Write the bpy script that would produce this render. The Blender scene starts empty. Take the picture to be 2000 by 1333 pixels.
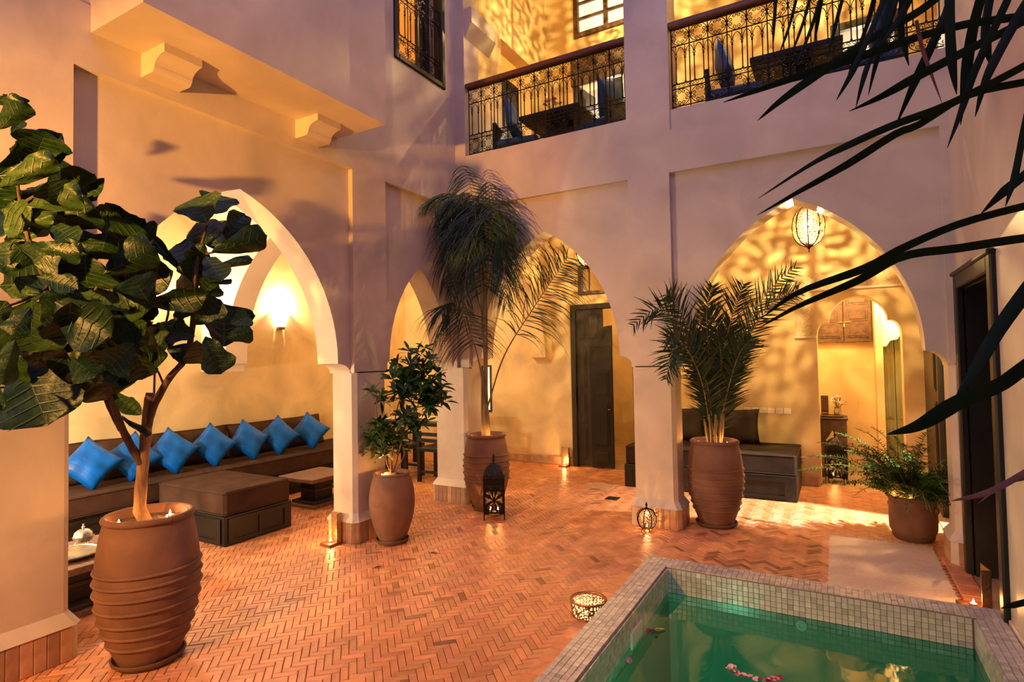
import bpy, bmesh, math, random
from math import sin, cos, pi, radians, sqrt, atan2
from mathutils import Vector, Matrix

SC = bpy.context.scene
COL = SC.collection
random.seed(7)

# ---------------------------------------------------------------- camera
YAW, PIT, ROL, FPX = radians(29.515), radians(1.691), radians(-1.028), 1115.0
_F = Vector((-sin(YAW), cos(YAW), 0)); _R = Vector((cos(YAW), sin(YAW), 0)); _U = Vector((0, 0, 1))
CF = _F * cos(PIT) + _U * sin(PIT); _U2 = -_F * sin(PIT) + _U * cos(PIT)
CR = _R * cos(ROL) + _U2 * sin(ROL); CU = -_R * sin(ROL) + _U2 * cos(ROL)
cam = bpy.data.cameras.new('camera'); camo = bpy.data.objects.new('camera', cam); COL.objects.link(camo)
cam.sensor_width = 36.0; cam.lens = FPX / 2000 * 36; cam.clip_start = 0.05; cam.clip_end = 200
camo.matrix_world = Matrix(((CR.x, CU.x, -CF.x, 0), (CR.y, CU.y, -CF.y, 0), (CR.z, CU.z, -CF.z, 1.6), (0, 0, 0, 1)))
SC.camera = camo

# ---------------------------------------------------------------- sky, exposure
SC.view_settings.view_transform = 'Standard'; SC.view_settings.look = 'None'
SC.view_settings.exposure = 0.0; SC.view_settings.gamma = 1.0
SC.view_settings.use_curve_mapping = False
W = bpy.data.worlds.new('dusk_sky'); SC.world = W; W.use_nodes = True
bg = W.node_tree.nodes['Background']; bg.inputs[0].default_value = (0.38, 0.31, 0.66, 1); bg.inputs[1].default_value = 1.9

WARM = (1.0, 0.50, 0.16)
AMBER = (1.0, 0.40, 0.10)
LIGHTS = []
def lamp(name, loc, watts, color=WARM, radius=0.04, parent=None):
    l = bpy.data.lights.new(name, 'POINT'); l.energy = watts; l.color = color; l.shadow_soft_size = radius
    o = bpy.data.objects.new(name, l); COL.objects.link(o); o.location = loc
    if parent: o.parent = parent
    return o
def spot(name, loc, target, watts, angle, color=WARM, radius=0.05, blend=0.3):
    l = bpy.data.lights.new(name, 'SPOT'); l.energy = watts; l.color = color; l.shadow_soft_size = radius
    l.spot_size = radians(angle); l.spot_blend = blend
    o = bpy.data.objects.new(name, l); COL.objects.link(o); o.location = loc
    o.rotation_euler = (Vector(target) - Vector(loc)).to_track_quat('-Z', 'Y').to_euler()
    return o
# the wall lantern left of the frame, an added floor fill, and the lamp of the end room that shines through its half open door
spot('wall_lantern_uplight', (-2.75, -1.20, 2.20), (-3.85, 3.6, 3.15), 1400, 44, (1.0, 0.44, 0.08), 0.04, 1.0)
spot('courtyard_floor_fill', (-2.75, -1.20, 2.20), (-2.75, 2.3, 0.3), 640, 80, (1.0, 0.47, 0.11), 0.04, 0.8)  # added spot without a fixture, brightens the front floor and near pier
spot('end_room_light', (1.38, 6.45, 1.95), (-0.05, 6.40, 0.0), 1250, 66, (1.0, 0.90, 0.72), 0.03, 0.6)

# ---------------------------------------------------------------- helpers
MATS = {}
def node_mat(name):
    m = bpy.data.materials.new(name); m.use_nodes = True
    nt = m.node_tree; b = nt.nodes['Principled BSDF']; MATS[name] = m
    return m, nt, b
def mul(c, k): return (min(1, c[0] * k), min(1, c[1] * k), min(1, c[2] * k), 1)
def pm(name, col, rough=0.6, metal=0.0, var=0.15, scale=3.0, bump=0.0, bscale=40.0, spec=0.5, detail=4, dist=0.0,
       coord='Object', stretch=None, sheen=0.0, rvar=0.0, trans=0.0, col2=None, tint=None):
    """plain procedural material: two tones of one colour mixed by noise, fine relief by a second noise"""
    m, nt, b = node_mat(name); N, L = nt.nodes, nt.links
    tc = N.new('ShaderNodeTexCoord'); src = tc.outputs[coord]
    if stretch:
        mp = N.new('ShaderNodeMapping'); mp.inputs['Scale'].default_value = stretch; L.new(src, mp.inputs[0]); src = mp.outputs[0]
    n = N.new('ShaderNodeTexNoise'); n.inputs['Scale'].default_value = scale; n.inputs['Detail'].default_value = detail
    n.inputs['Distortion'].default_value = dist; L.new(src, n.inputs['Vector'])
    r = N.new('ShaderNodeValToRGB'); L.new(n.outputs['Fac'], r.inputs[0])
    r.color_ramp.elements[0].position = 0.3; r.color_ramp.elements[1].position = 0.7
    r.color_ramp.elements[0].color = mul(col, 1 - var); r.color_ramp.elements[1].color = mul(col2, 1) if col2 else mul(col, 1 + var)
    out = r.outputs[0]
    if tint:                                   # per-piece tone: 'object' colour or a 'tint' attribute
        mx = N.new('ShaderNodeMixRGB'); mx.blend_type = 'MULTIPLY'; mx.inputs[0].default_value = 1
        if tint == 'object':
            oi = N.new('ShaderNodeObjectInfo'); L.new(oi.outputs['Color'], mx.inputs[2])
        else:
            at = N.new('ShaderNodeAttribute'); at.attribute_name = 'tint'; L.new(at.outputs['Color'], mx.inputs[2])
        L.new(out, mx.inputs[1]); out = mx.outputs[0]
    L.new(out, b.inputs['Base Color'])
    b.inputs['Roughness'].default_value = rough; b.inputs['Metallic'].default_value = metal
    b.inputs['Specular IOR Level'].default_value = spec
    if sheen: b.inputs['Sheen Weight'].default_value = sheen
    if trans:
        b.inputs['Transmission Weight'].default_value = trans
    if rvar:
        mr = N.new('ShaderNodeMapRange'); mr.inputs['To Min'].default_value = max(0.05, rough - rvar); mr.inputs['To Max'].default_value = min(1, rough + rvar)
        L.new(n.outputs['Fac'], mr.inputs[0]); L.new(mr.outputs[0], b.inputs['Roughness'])
    if bump:
        n2 = N.new('ShaderNodeTexNoise'); n2.inputs['Scale'].default_value = bscale; n2.inputs['Detail'].default_value = 5
        L.new(src, n2.inputs['Vector'])
        bp = N.new('ShaderNodeBump'); bp.inputs['Strength'].default_value = bump; bp.inputs['Distance'].default_value = 0.01
        L.new(n2.outputs['Fac'], bp.inputs['Height']); L.new(bp.outputs[0], b.inputs['Normal'])
    return m
def emit(name, col, strength):
    m, nt, b = node_mat(name)
    b.inputs['Base Color'].default_value = (*col, 1); b.inputs['Emission Color'].default_value = (*col, 1)
    b.inputs['Emission Strength'].default_value = strength
    return m
def pierced(name, col, scale, size, rough=0.35, metal=1.0, stretch=None, glow=0.0):
    """sheet metal punched with small holes"""
    m, nt, b = node_mat(name); N, L = nt.nodes, nt.links
    b.inputs['Base Color'].default_value = (*col, 1); b.inputs['Metallic'].default_value = metal; b.inputs['Roughness'].default_value = rough
    tc = N.new('ShaderNodeTexCoord'); v = N.new('ShaderNodeTexVoronoi'); v.inputs['Scale'].default_value = scale
    src = tc.outputs['Object']
    if stretch:
        mp = N.new('ShaderNodeMapping'); mp.inputs['Scale'].default_value = stretch; L.new(src, mp.inputs[0]); src = mp.outputs[0]
    v.inputs['Randomness'].default_value = 0.7
    L.new(src, v.inputs['Vector'])
    lt = N.new('ShaderNodeMath'); lt.operation = 'LESS_THAN'; lt.inputs[1].default_value = size; L.new(v.outputs['Distance'], lt.inputs[0])
    t = N.new('ShaderNodeBsdfTransparent'); mx = N.new('ShaderNodeMixShader')
    L.new(lt.outputs[0], mx.inputs[0]); L.new(b.outputs[0], mx.inputs[1]); L.new(t.outputs[0], mx.inputs[2])
    L.new(mx.outputs[0], N['Material Output'].inputs[0])
    return m

class MB:
    """collects faces; build() links them as ONE mesh object"""
    def __init__(s): s.v = []; s.f = []; s.M = None; s.t = []; s.tint = 1.0; s.use_t = False
    def vert(s, p):
        p = Vector(p)
        if s.M is not None: p = s.M @ p
        s.v.append(p[:]); return len(s.v) - 1
    def face(s, ids): s.f.append(tuple(ids)); s.t.append(s.tint)
    def quad(s, a, b, c, d): s.face([s.vert(a), s.vert(b), s.vert(c), s.vert(d)])
    def poly(s, pts): s.face([s.vert(p) for p in pts])
    def box(s, x0, x1, y0, y1, z0, z1):
        i = [s.vert(p) for p in ((x0, y0, z0), (x1, y0, z0), (x1, y1, z0), (x0, y1, z0), (x0, y0, z1), (x1, y0, z1), (x1, y1, z1), (x0, y1, z1))]
        for q in ((3, 2, 1, 0), (4, 5, 6, 7), (0, 1, 5, 4), (1, 2, 6, 5), (2, 3, 7, 6), (3, 0, 4, 7)): s.face([i[k] for k in q])
        return s
    def bbox(s, x0, x1, y0, y1, z0, z1, c=0.01):
        """box with chamfered edges"""
        a = [(x0 + c, x1 - c, y0 + c, y1 - c, z0), (x0, x1, y0, y1, z0 + c), (x0, x1, y0, y1, z1 - c), (x0 + c, x1 - c, y0 + c, y1 - c, z1)]
        rings = []
        for k, (p, q, r, t, z) in enumerate(a):
            if k in (1, 2): pts = [(p + c, r), (q - c, r), (q, r + c), (q, t - c), (q - c, t), (p + c, t), (p, t - c), (p, r + c)]
            else: pts = [(p, r), (q, r), (q, r), (q, t), (q, t), (p, t), (p, t), (p, r)]
            rings.append([s.vert((x, y, z)) for x, y in pts])
        s.face(rings[0][::-1]); s.face(rings[3])
        for i in range(3):
            for k in range(8): s.face([rings[i][k], rings[i][(k + 1) % 8], rings[i + 1][(k + 1) % 8], rings[i + 1][k]])
        return s
    def prism(s, pts, z0, z1, top=None):
        """polygon pts (x,y) extruded in z; top: other polygon for the upper ring"""
        top = top or pts; n = len(pts)
        a = [s.vert((x, y, z0)) for x, y in pts]; b = [s.vert((x, y, z1)) for x, y in top]
        s.face(a[::-1]); s.face(b)
        for k in range(n): s.face([a[k], a[(k + 1) % n], b[(k + 1) % n], b[k]])
        return s
    def extr(s, pts, f0, f1):
        """polygon of 2D points mapped by f0 and f1 to two planes"""
        n = len(pts); a = [s.vert(f0(p)) for p in pts]; b = [s.vert(f1(p)) for p in pts]
        s.face(a[::-1]); s.face(b)
        for k in range(n): s.face([a[k], a[(k + 1) % n], b[(k + 1) % n], b[k]])
        return s
    def lathe(s, prof, n=24, c=(0, 0), cap=True, ax=None):
        rings = []
        for r, z in prof:
            rings.append([s.vert((c[0] + r * cos(2 * pi * k / n), c[1] + r * sin(2 * pi * k / n), z)) for k in range(n)])
        for i in range(len(rings) - 1):
            for k in range(n): s.face([rings[i][k], rings[i][(k + 1) % n], rings[i + 1][(k + 1) % n], rings[i + 1][k]])
        if cap:
            s.face(rings[0][::-1]); s.face(rings[-1])
        return s
    def tube(s, pts, r, n=6, cap=True):
        pts = [Vector(p) for p in pts]; rings = []
        rr = r if isinstance(r, (list, tuple)) else [r] * len(pts)
        up = Vector((0, 0, 1)); prev = None
        for i, p in enumerate(pts):
            d = (pts[min(i + 1, len(pts) - 1)] - pts[max(i - 1, 0)])
            if d.length < 1e-9: d = Vector((0, 0, 1))
            d.normalize()
            if prev is None:
                a = d.cross(up if abs(d.z) < 0.95 else Vector((1, 0, 0))).normalized()
            else:
                a = prev - d * prev.dot(d)
                a = a.normalized() if a.length > 1e-6 else d.cross(up).normalized()
            prev = a; b = d.cross(a)
            rings.append([s.vert(p + (a * cos(2 * pi * k / n) + b * sin(2 * pi * k / n)) * rr[i]) for k in range(n)])
        for i in range(len(rings) - 1):
            for k in range(n): s.face([rings[i][k], rings[i][(k + 1) % n], rings[i + 1][(k + 1) % n], rings[i + 1][k]])
        if cap: s.face(rings[0][::-1]); s.face(rings[-1])
        return s
    def mesh(s, name, mat, smooth=False):
        me = bpy.data.meshes.new(name); me.from_pydata(s.v, [], s.f); me.materials.append(MATS[mat] if isinstance(mat, str) else mat)
        if s.use_t:
            at = me.attributes.new('tint', 'FLOAT_COLOR', 'FACE')
            buf = []
            for t in s.t: buf += [t[0], t[1], t[2], 1.0] if isinstance(t, tuple) else [t, t, t, 1.0]
            at.data.foreach_set('color', buf)
        if not s.use_t:
            bm = bmesh.new(); bm.from_mesh(me); bmesh.ops.recalc_face_normals(bm, faces=bm.faces); bm.to_mesh(me); bm.free()
        if smooth:
            me.polygons.foreach_set('use_smooth', [True] * len(me.polygons))
            if smooth != 'all': me.set_sharp_from_angle(angle=radians(35))
        me.update(); return me
    def build(s, name, mat, parent=None, smooth=False, loc=(0, 0, 0), rot=(0, 0, 0)):
        return link(name, s.mesh(name, mat, smooth), parent, loc, rot)

def link(name, me, parent=None, loc=(0, 0, 0), rot=(0, 0, 0)):
    o = bpy.data.objects.new(name, me); COL.objects.link(o); o.location = loc; o.rotation_euler = rot
    if parent: o.parent = parent
    return o
def tag(o, label, cat, group=None):
    o['label'] = label; o['category'] = cat
    if group: o['group'] = group
    return o
def thing(name, label, cat, loc=(0, 0, 0), rz=0.0, group=None):
    o = bpy.data.objects.new(name, None); COL.objects.link(o); o.location = loc; o.rotation_euler = (0, 0, rz)
    o.empty_display_size = 0.1
    return tag(o, label, cat, group)
def struct(o): o['kind'] = 'structure'; return o
def stuff(o): o['kind'] = 'stuff'; return o
def copy_tree(o, parent=None):
    c = o.copy(); COL.objects.link(c); c.parent = parent
    for ch in [x for x in bpy.data.objects if x.parent == o]: copy_tree(ch, c)
    return c
def orient(o, x, z, loc):
    """place o with local +x along x and local +z near z"""
    x = Vector(x).normalized(); z = Vector(z); y = z.cross(x)
    if y.length < 1e-4: y = Vector((0, 1, 0)).cross(x)
    y.normalize(); z = x.cross(y)
    o.matrix_local = Matrix(((x.x, y.x, z.x, loc[0]), (x.y, y.y, z.y, loc[1]), (x.z, y.z, z.z, loc[2]), (0, 0, 0, 1)))
    return o
def pix(p):
    """where a point of the place falls in the photograph, and its distance (used to choose which pieces show largest)"""
    d = Vector(p) - Vector((0, 0, 1.6)); w = d.dot(CF)
    if w < 0.05: return (-9999, -9999, w)
    return (1000 + FPX * d.dot(CR) / w, 666.5 - FPX * d.dot(CU) / w, w)

# ---------------------------------------------------------------- materials
PL = (0.62, 0.52, 0.42)
pm('plaster', PL, 0.45, var=0.15, scale=2.0, bump=0.16, bscale=14, spec=0.35, detail=6, dist=0.6, rvar=0.1)
pm('plaster_gallery', (0.72, 0.55, 0.29), 0.45, var=0.20, scale=1.9, bump=0.12, bscale=16, spec=0.35, detail=6, dist=0.8, rvar=0.1)
pm('plaster_white', (0.80, 0.70, 0.58), 0.5, var=0.05, scale=3, bump=0.08, bscale=20)
pm('plaster_carved', (0.74, 0.58, 0.36), 0.6, var=0.22, scale=55, bump=0.9, bscale=70)
pm('grout', (0.20, 0.10, 0.055), 0.9, var=0.2, scale=40)
for nm, tn in (('brick_piece', 'object'), ('brick_field', 'attr')):
    pm(nm, (0.62, 0.275, 0.13), 0.36, var=0.18, scale=9, bump=0.35, bscale=45, spec=0.45, tint=tn, rvar=0.12)
    pm(nm.replace('brick', 'tile'), (0.52, 0.48, 0.42), 0.2, var=0.12, scale=20, bump=0.08, bscale=60, spec=0.5, tint=tn)
pm('plinth_tile', (0.46, 0.26, 0.15), 0.5, var=0.2, scale=14, bump=0.2, bscale=50, tint='object')
pm('pool_grout', (0.22, 0.17, 0.12), 0.9, var=0.1)
pm('terracotta', (0.195, 0.098, 0.068), 0.75, var=0.25, scale=5, bump=0.2, bscale=35, spec=0.25, detail=6, dist=0.4)
pm('terracotta_dark', (0.13, 0.066, 0.046), 0.75, var=0.3, scale=4, bump=0.2, bscale=35, spec=0.2)
pm('soil', (0.09, 0.05, 0.03), 0.95, var=0.5, scale=60, bump=1.0, bscale=60)
pm('dark_wood', (0.035, 0.026, 0.020), 0.45, var=0.35, scale=6, bump=0.15, bscale=30, stretch=(1, 1, 8), spec=0.4)
pm('black_wood', (0.009, 0.0085, 0.008), 0.45, var=0.3, scale=6, bump=0.12, bscale=30, spec=0.4)
pm('door_wood', (0.026, 0.022, 0.016), 0.5, var=0.35, scale=5, bump=0.25, bscale=30, stretch=(6, 6, 1))
pm('carved_wood', (0.085, 0.046, 0.026), 0.5, var=0.4, scale=20, bump=0.6, bscale=60)
pm('rail_wood', (0.15, 0.052, 0.026), 0.4, var=0.3, scale=6, bump=0.12, bscale=40, stretch=(1, 8, 8))
pm('table_wood', (0.17, 0.085, 0.05), 0.5, var=0.35, scale=7, bump=0.25, bscale=40, stretch=(1, 6, 6))
pm('green_wood', (0.24, 0.25, 0.13), 0.45, var=0.15, scale=4, bump=0.1, bscale=30)
pm('suede', (0.062, 0.034, 0.023), 0.95, var=0.3, scale=5, bump=0.15, bscale=90, spec=0.1)
pm('suede_grey', (0.036, 0.026, 0.021), 0.95, var=0.25, scale=5, bump=0.15, bscale=90, spec=0.1)
pm('piping', (0.035, 0.014, 0.010), 0.9, var=0.1)
pm('blue_silk', (0.0, 0.105, 0.50), 0.42, var=0.4, scale=4, bump=0.5, bscale=9, spec=0.3, stretch=(1, 2.5, 1))
pm('blue_cloth', (0.004, 0.055, 0.20), 0.6, var=0.3, scale=6, bump=0.2, bscale=30)
pm('iron', (0.012, 0.010, 0.009), 0.5, metal=0.6, var=0.2, spec=0.4)
pm('copper', (0.30, 0.13, 0.06), 0.4, metal=0.9, var=0.25, scale=12)
pm('brass_sheet', (0.50, 0.30, 0.15), 0.30, metal=0.9, var=0.2, scale=60, bump=0.5, bscale=120)
pm('silver', (0.62, 0.60, 0.56), 0.25, metal=1.0, var=0.12, scale=20, bump=0.2, bscale=80)
pm('wax', (0.85, 0.78, 0.62), 0.5, var=0.05)
pm('white_plastic', (0.88, 0.84, 0.74), 0.4, var=0.04)
pm('rug_wool', (0.74, 0.54, 0.38), 0.95, var=0.07, scale=45, bump=0.8, bscale=140, spec=0.1, sheen=0.2)
pm('bark', (0.24, 0.135, 0.075), 0.9, var=0.45, scale=8, bump=0.9, bscale=22, stretch=(3, 3, 0.7))
pm('bark_dark', (0.09, 0.05, 0.03), 0.9, var=0.45, scale=10, bump=0.9, bscale=30, stretch=(3, 3, 0.7))
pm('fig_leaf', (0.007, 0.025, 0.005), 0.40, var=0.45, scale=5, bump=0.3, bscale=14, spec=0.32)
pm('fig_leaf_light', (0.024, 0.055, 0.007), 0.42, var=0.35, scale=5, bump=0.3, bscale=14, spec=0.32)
pm('leaf_vein', (0.036, 0.070, 0.018), 0.5, var=0.1)
pm('shrub_leaf', (0.030, 0.085, 0.018), 0.4, var=0.4, scale=6, spec=0.4)
pm('palm_leaf', (0.020, 0.048, 0.018), 0.45, var=0.4, scale=6, spec=0.4)
pm('palm_leaf_near', (0.007, 0.020, 0.006), 0.6, var=0.35, scale=8, spec=0.12)
pm('palm_leaf_dry', (0.20, 0.085, 0.05), 0.7, var=0.3, scale=8)
pm('palm_stem', (0.20, 0.145, 0.06), 0.6, var=0.4, scale=10, stretch=(4, 4, 0.6))
pm('fern_leaf', (0.028, 0.080, 0.008), 0.7, var=0.4, scale=8, spec=0.08)
pm('petal_pink', (0.70, 0.22, 0.30), 0.5, var=0.3, scale=30)
pm('petal_pale', (0.85, 0.55, 0.48), 0.5, var=0.2, scale=30)
pm('petal_red', (0.30, 0.02, 0.06), 0.5, var=0.3, scale=30)
pm('petal_yellow', (0.75, 0.60, 0.06), 0.5, var=0.2, scale=30)
pm('stone', (0.55, 0.40, 0.28), 0.8, var=0.3, scale=10, bump=0.4, bscale=30)
pm('ceiling_wood', (0.50, 0.34, 0.20), 0.7, var=0.25, scale=6, stretch=(1, 6, 6))
pm('room_floor', (0.42, 0.27, 0.14), 0.4, var=0.25, scale=5, bump=0.2, bscale=25)
pm('mirror_glass', (0.62, 0.55, 0.40), 0.2, var=0.25, scale=3, metal=0.3)
emit('flame', (1.0, 0.62, 0.22), 60)
emit('lamp_glow', (1.0, 0.80, 0.50), 22)
emit('sconce_glow', (1.0, 0.86, 0.62), 9)
emit('window_glow', (1.0, 0.62, 0.22), 1.1)
emit('window_pale', (1.0, 0.80, 0.52), 1.2)
emit('pool_lamp', (0.75, 1.0, 0.80), 5)
pierced('pierced_globe', (0.45, 0.26, 0.12), 78, 0.42, stretch=(1, 1, 2.3))
pierced('pierced_copper', (0.20, 0.07, 0.035), 78, 0.46, 0.45, 0.5)
emit('drum_glow', (1.0, 0.66, 0.30), 1.6)
pierced('pierced_dome', (0.02, 0.017, 0.015), 60, 0.30, 0.5, 0.6)
def glow_layer():
    m, nt, b = node_mat('glow_layer'); N, L = nt.nodes, nt.links
    t = N.new('ShaderNodeBsdfTransparent'); e = N.new('ShaderNodeEmission'); e.inputs[0].default_value = (1.0, 0.80, 0.50, 1); e.inputs[1].default_value = 0.18
    a = N.new('ShaderNodeAddShader'); L.new(t.outputs[0], a.inputs[0]); L.new(e.outputs[0], a.inputs[1]); L.new(a.outputs[0], N['Material Output'].inputs[0])
glow_layer()
def glass_pane():
    m, nt, b = node_mat('glass_pane'); N, L = nt.nodes, nt.links
    t = N.new('ShaderNodeBsdfTransparent'); t.inputs[0].default_value = (0.9, 0.9, 0.88, 1)
    g = N.new('ShaderNodeBsdfGlossy'); g.inputs['Roughness'].default_value = 0.05
    fr = N.new('ShaderNodeFresnel'); fr.inputs[0].default_value = 1.45; mx = N.new('ShaderNodeMixShader')
    L.new(fr.outputs[0], mx.inputs[0]); L.new(t.outputs[0], mx.inputs[1]); L.new(g.outputs[0], mx.inputs[2]); L.new(mx.outputs[0], N['Material Output'].inputs[0])
glass_pane()
def water_mat():
    m, nt, b = node_mat('water'); N, L = nt.nodes, nt.links
    t = N.new('ShaderNodeBsdfTransparent'); t.inputs[0].default_value = (0.40, 0.82, 0.60, 1)
    g = N.new('ShaderNodeBsdfGlossy'); g.inputs['Roughness'].default_value = 0.03; g.inputs[0].default_value = (0.95, 1, 0.95, 1)
    fr = N.new('ShaderNodeFresnel'); fr.inputs[0].default_value = 1.33; mx = N.new('ShaderNodeMixShader')
    tc = N.new('ShaderNodeTexCoord'); n = N.new('ShaderNodeTexNoise'); n.inputs['Scale'].default_value = 3.5; n.inputs['Detail'].default_value = 2
    bp = N.new('ShaderNodeBump'); bp.inputs['Strength'].default_value = 0.10; bp.inputs['Distance'].default_value = 0.02
    L.new(tc.outputs['Object'], n.inputs['Vector']); L.new(n.outputs['Fac'], bp.inputs['Height'])
    L.new(bp.outputs[0], g.inputs['Normal']); L.new(bp.outputs[0], fr.inputs['Normal'])
    L.new(fr.outputs[0], mx.inputs[0]); L.new(t.outputs[0], mx.inputs[1]); L.new(g.outputs[0], mx.inputs[2])
    L.new(mx.outputs[0], N['Material Output'].inputs[0])
water_mat()
pm('pool_shell', (0.14, 0.36, 0.25), 0.5, var=0.12, scale=3)
# ================================================================ the place
XL, XLR, XLB = -3.70, -3.75, -4.00          # left arcade: face, panel face, back
YB, YBR, YBB = 5.32, 5.37, 5.62             # rear arcade
XR, YF, XW = 0.79, 7.78, -6.55              # right wall, far gallery wall, far wall of the left room
HT = 7.2
PX0, PY0, PIX, PIY, PRX, PHC, PWZ = -1.264, 4.266, -1.089, 4.092, 0.638, 0.10, -0.08   # pool
mapL = lambda s, d, z: (XL - d, s, z)
mapB = lambda s, d, z: (s, YB + d, z)

def arch_poly(s0, s1, zb, zs, za, br, br2=None, n=18):
    br2 = br2 if br2 is not None else br
    p = [(s0, zb)]
    for k in range(1, 7):
        t = pi / 2 * k / 6; p.append((s0 + br * (1 - cos(t)), zb + (zs - zb) * sin(t)))
    sl, sr = s0 + br, s1 - br2; w = (sr - sl) / 2; h = za - zs; r = (w * w + h * h) / (2 * w)
    am = math.acos((r - w) / r)
    L = [(sl + r - r * cos(am * k / n), zs + r * sin(am * k / n)) for k in range(1, n + 1)]
    p += L
    p += [(sl + sr - a, b) for a, b in L[:-1][::-1]] + [(sr, zs)]
    for k in range(5, -1, -1):
        t = pi / 2 * k / 6; p.append((s1 - br2 * (1 - cos(t)), zb + (zs - zb) * sin(t)))
    return p
def arch_wall(mb, mp, poly, ztop, d0, d1):
    for (a, za), (b, zb) in zip(poly, poly[1:]):
        if b - a > 1e-6:
            mb.quad(mp(a, d0, za), mp(b, d0, zb), mp(b, d0, ztop), mp(a, d0, ztop))
            mb.quad(mp(a, d1, za), mp(b, d1, zb), mp(b, d1, ztop), mp(a, d1, ztop))
        mb.quad(mp(a, d0, za), mp(b, d0, zb), mp(b, d1, zb), mp(a, d1, za))
def cham(x0, x1, y0, y1, c): return [(x0 + c, y0), (x1 - c, y0), (x1, y0 + c), (x1, y1 - c), (x1 - c, y1), (x0 + c, y1), (x0, y1 - c), (x0, y0 + c)]
def grow(x0, x1, y0, y1, e): return (x0 - e, x1 + e, y0 - e, y1 + e)

PIERS = {'left': [(XLB, XL, 1.08, 1.56), (XLB, XL, 3.70, 4.12), (XLB, -3.57, 5.25, YBB)],
         'back': [(-1.70, -1.30, YB, YBB), (0.735, 0.90, YB, YBB)]}
def piers(mb, side):
    for (x0, x1, y0, y1) in PIERS[side]:
        mb.prism(cham(x0, x1, y0, y1, 0.035), 0.24, 1.50)
        mb.prism(cham(*grow(x0, x1, y0, y1, 0.045), 0.04), 0.185, 0.255, cham(x0, x1, y0, y1, 0.035))
        mb.prism(cham(*grow(x0, x1, y0, y1, 0.034), 0.04), -0.01, 0.19)
tile_me = MB().bbox(-0.0275, 0.0275, -0.006, 0.006, -0.092, 0.092, 0.003).mesh('plinth_tile', 'plinth_tile')
def plinth_tiles(owner, side):
    for (x0, x1, y0, y1) in PIERS[side]:
        X0, X1, Y0, Y1 = grow(x0, x1, y0, y1, 0.034); c = 0.04
        runs = [((X0 + c, Y0), (X1 - c, Y0)), ((X1, Y0 + c), (X1, Y1 - c)), ((X1 - c, Y0), (X1, Y0 + c)), ((X0, Y0 + c), (X0, Y1 - c))]
        for (a, b) in runs:
            a, b = Vector(a), Vector(b); L = (b - a).length; n = max(1, round(L / 0.057)); d = (b - a).normalized()
            for k in range(n):
                p = a + (b - a) * (k + 0.5) / n
                o = link('tile', tile_me, owner, (p.x, p.y, 0.094), (0, 0, atan2(d.y, d.x))); o.scale.x = L / n / 0.057
                t = random.uniform(0.72, 1.25); o.color = (t, t * random.uniform(0.93, 1.04), t * random.uniform(0.9, 1.05), 1)

# --- left arcade wall
m = MB()
piers(m, 'left')
for (y0, y1) in ((1.08, 1.56), (3.70, 4.13)): m.box(XLB, XL, y0, y1, 1.49, 3.31)
m.box(XLB, XL, 5.27, YB, 1.49, 3.31)
arch_wall(m, mapL, arch_poly(1.56, 3.70, 1.49, 1.575, 2.87, 0.14), 3.32, 0.05, 0.30)
arch_wall(m, mapL, arch_poly(4.12, 5.27, 1.49, 1.585, 2.56, 0.10), 3.32, 0.05, 0.30)
m.box(XLB, XL, -4.0, YB, 3.31, 3.69)
m.box(XLB, XLR, -4.0, 1.08, 0, 3.31)
# upper wall, a finger back, around the barred window
wy0, wy1, wz0, wz1 = 4.29, 5.13, 4.60, 6.25
for b in ((-4.0, wy0, 3.69, HT), (wy1, YB, 3.69, HT), (wy0, wy1, 3.69, wz0), (wy0, wy1, wz1, HT)): m.box(XLB, XL - 0.012, *b)
wall_left = struct(m.build('wall_left', 'plaster')); plinth_tiles(wall_left, 'left')
# the jettied upper room and its two corbels
m = MB(); m.box(-3.715, -3.15, 1.645, 3.53, 3.53, HT)
jetty = struct(m.build('wall_left_jetty', 'plaster'))
def corbel(y0, y1):
    prof = [(0, 0.0), (0.265, 0.0), (0.265, -0.055)]
    for k in range(1, 8):
        t = pi / 2 * k / 7; prof.append((0.265 - 0.105 * sin(t), -0.055 - 0.060 * (1 - cos(t))))
    prof += [(0.152, -0.130), (0.135, -0.148), (0.0, -0.148)]
    mb = MB(); mb.extr(prof, lambda p: (XL - 0.01 + p[0], y0, 3.532 + p[1]), lambda p: (XL - 0.01 + p[0], y1, 3.532 + p[1]))
    return mb
for y in (1.92, 3.085): corbel(y, y + 0.235).build('corbel', 'plaster', jetty)

# --- rear arcade wall, parapet and upper piers
m = MB()
piers(m, 'back')
m.box(-3.76, -3.57, YB, YBB, 1.49, 3.30); m.box(-1.70, -1.30, YB, YBB, 1.49, 3.30); m.box(0.735, 1.09, YB, YBB, 1.49, 3.30)
arch_wall(m, mapB, arch_poly(-3.57, -1.70, 1.48, 1.60, 2.93, 0.135), 3.31, 0.05, 0.30)
arch_wall(m, mapB, arch_poly(-1.30, 0.735, 1.48, 1.60, 2.91, 0.135), 3.31, 0.05, 0.30)
m.box(-3.76, 1.09, YB, YBB, 3.30, 3.70)
m.box(-3.70, -1.70, YB + 0.004, YBB, 3.70, 3.89); m.box(-1.30, 1.09, YB + 0.012, YBB, 3.70, 3.89)
m.box(-1.70, -1.28, YB, YBB, 3.70, HT)
m.box(-3.76, -3.575, YB, YBB, 3.70, HT)
m.box(-3.60, 1.09, YB, YBB, 5.85, HT)
wall_back = struct(m.build('wall_back', 'plaster')); plinth_tiles(wall_back, 'back')
mb = MB(); mb.extr([(0, 0.34), (0.10, 0.34), (0.10, 0.16), (0.0, 0.0)], lambda p: (-3.575 + p[0], YB + 0.02, 5.26 + p[1]), lambda p: (-3.575 + p[0], YBB + 0.25, 5.26 + p[1]))
mb.build('corbel', 'plaster', wall_back)

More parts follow.
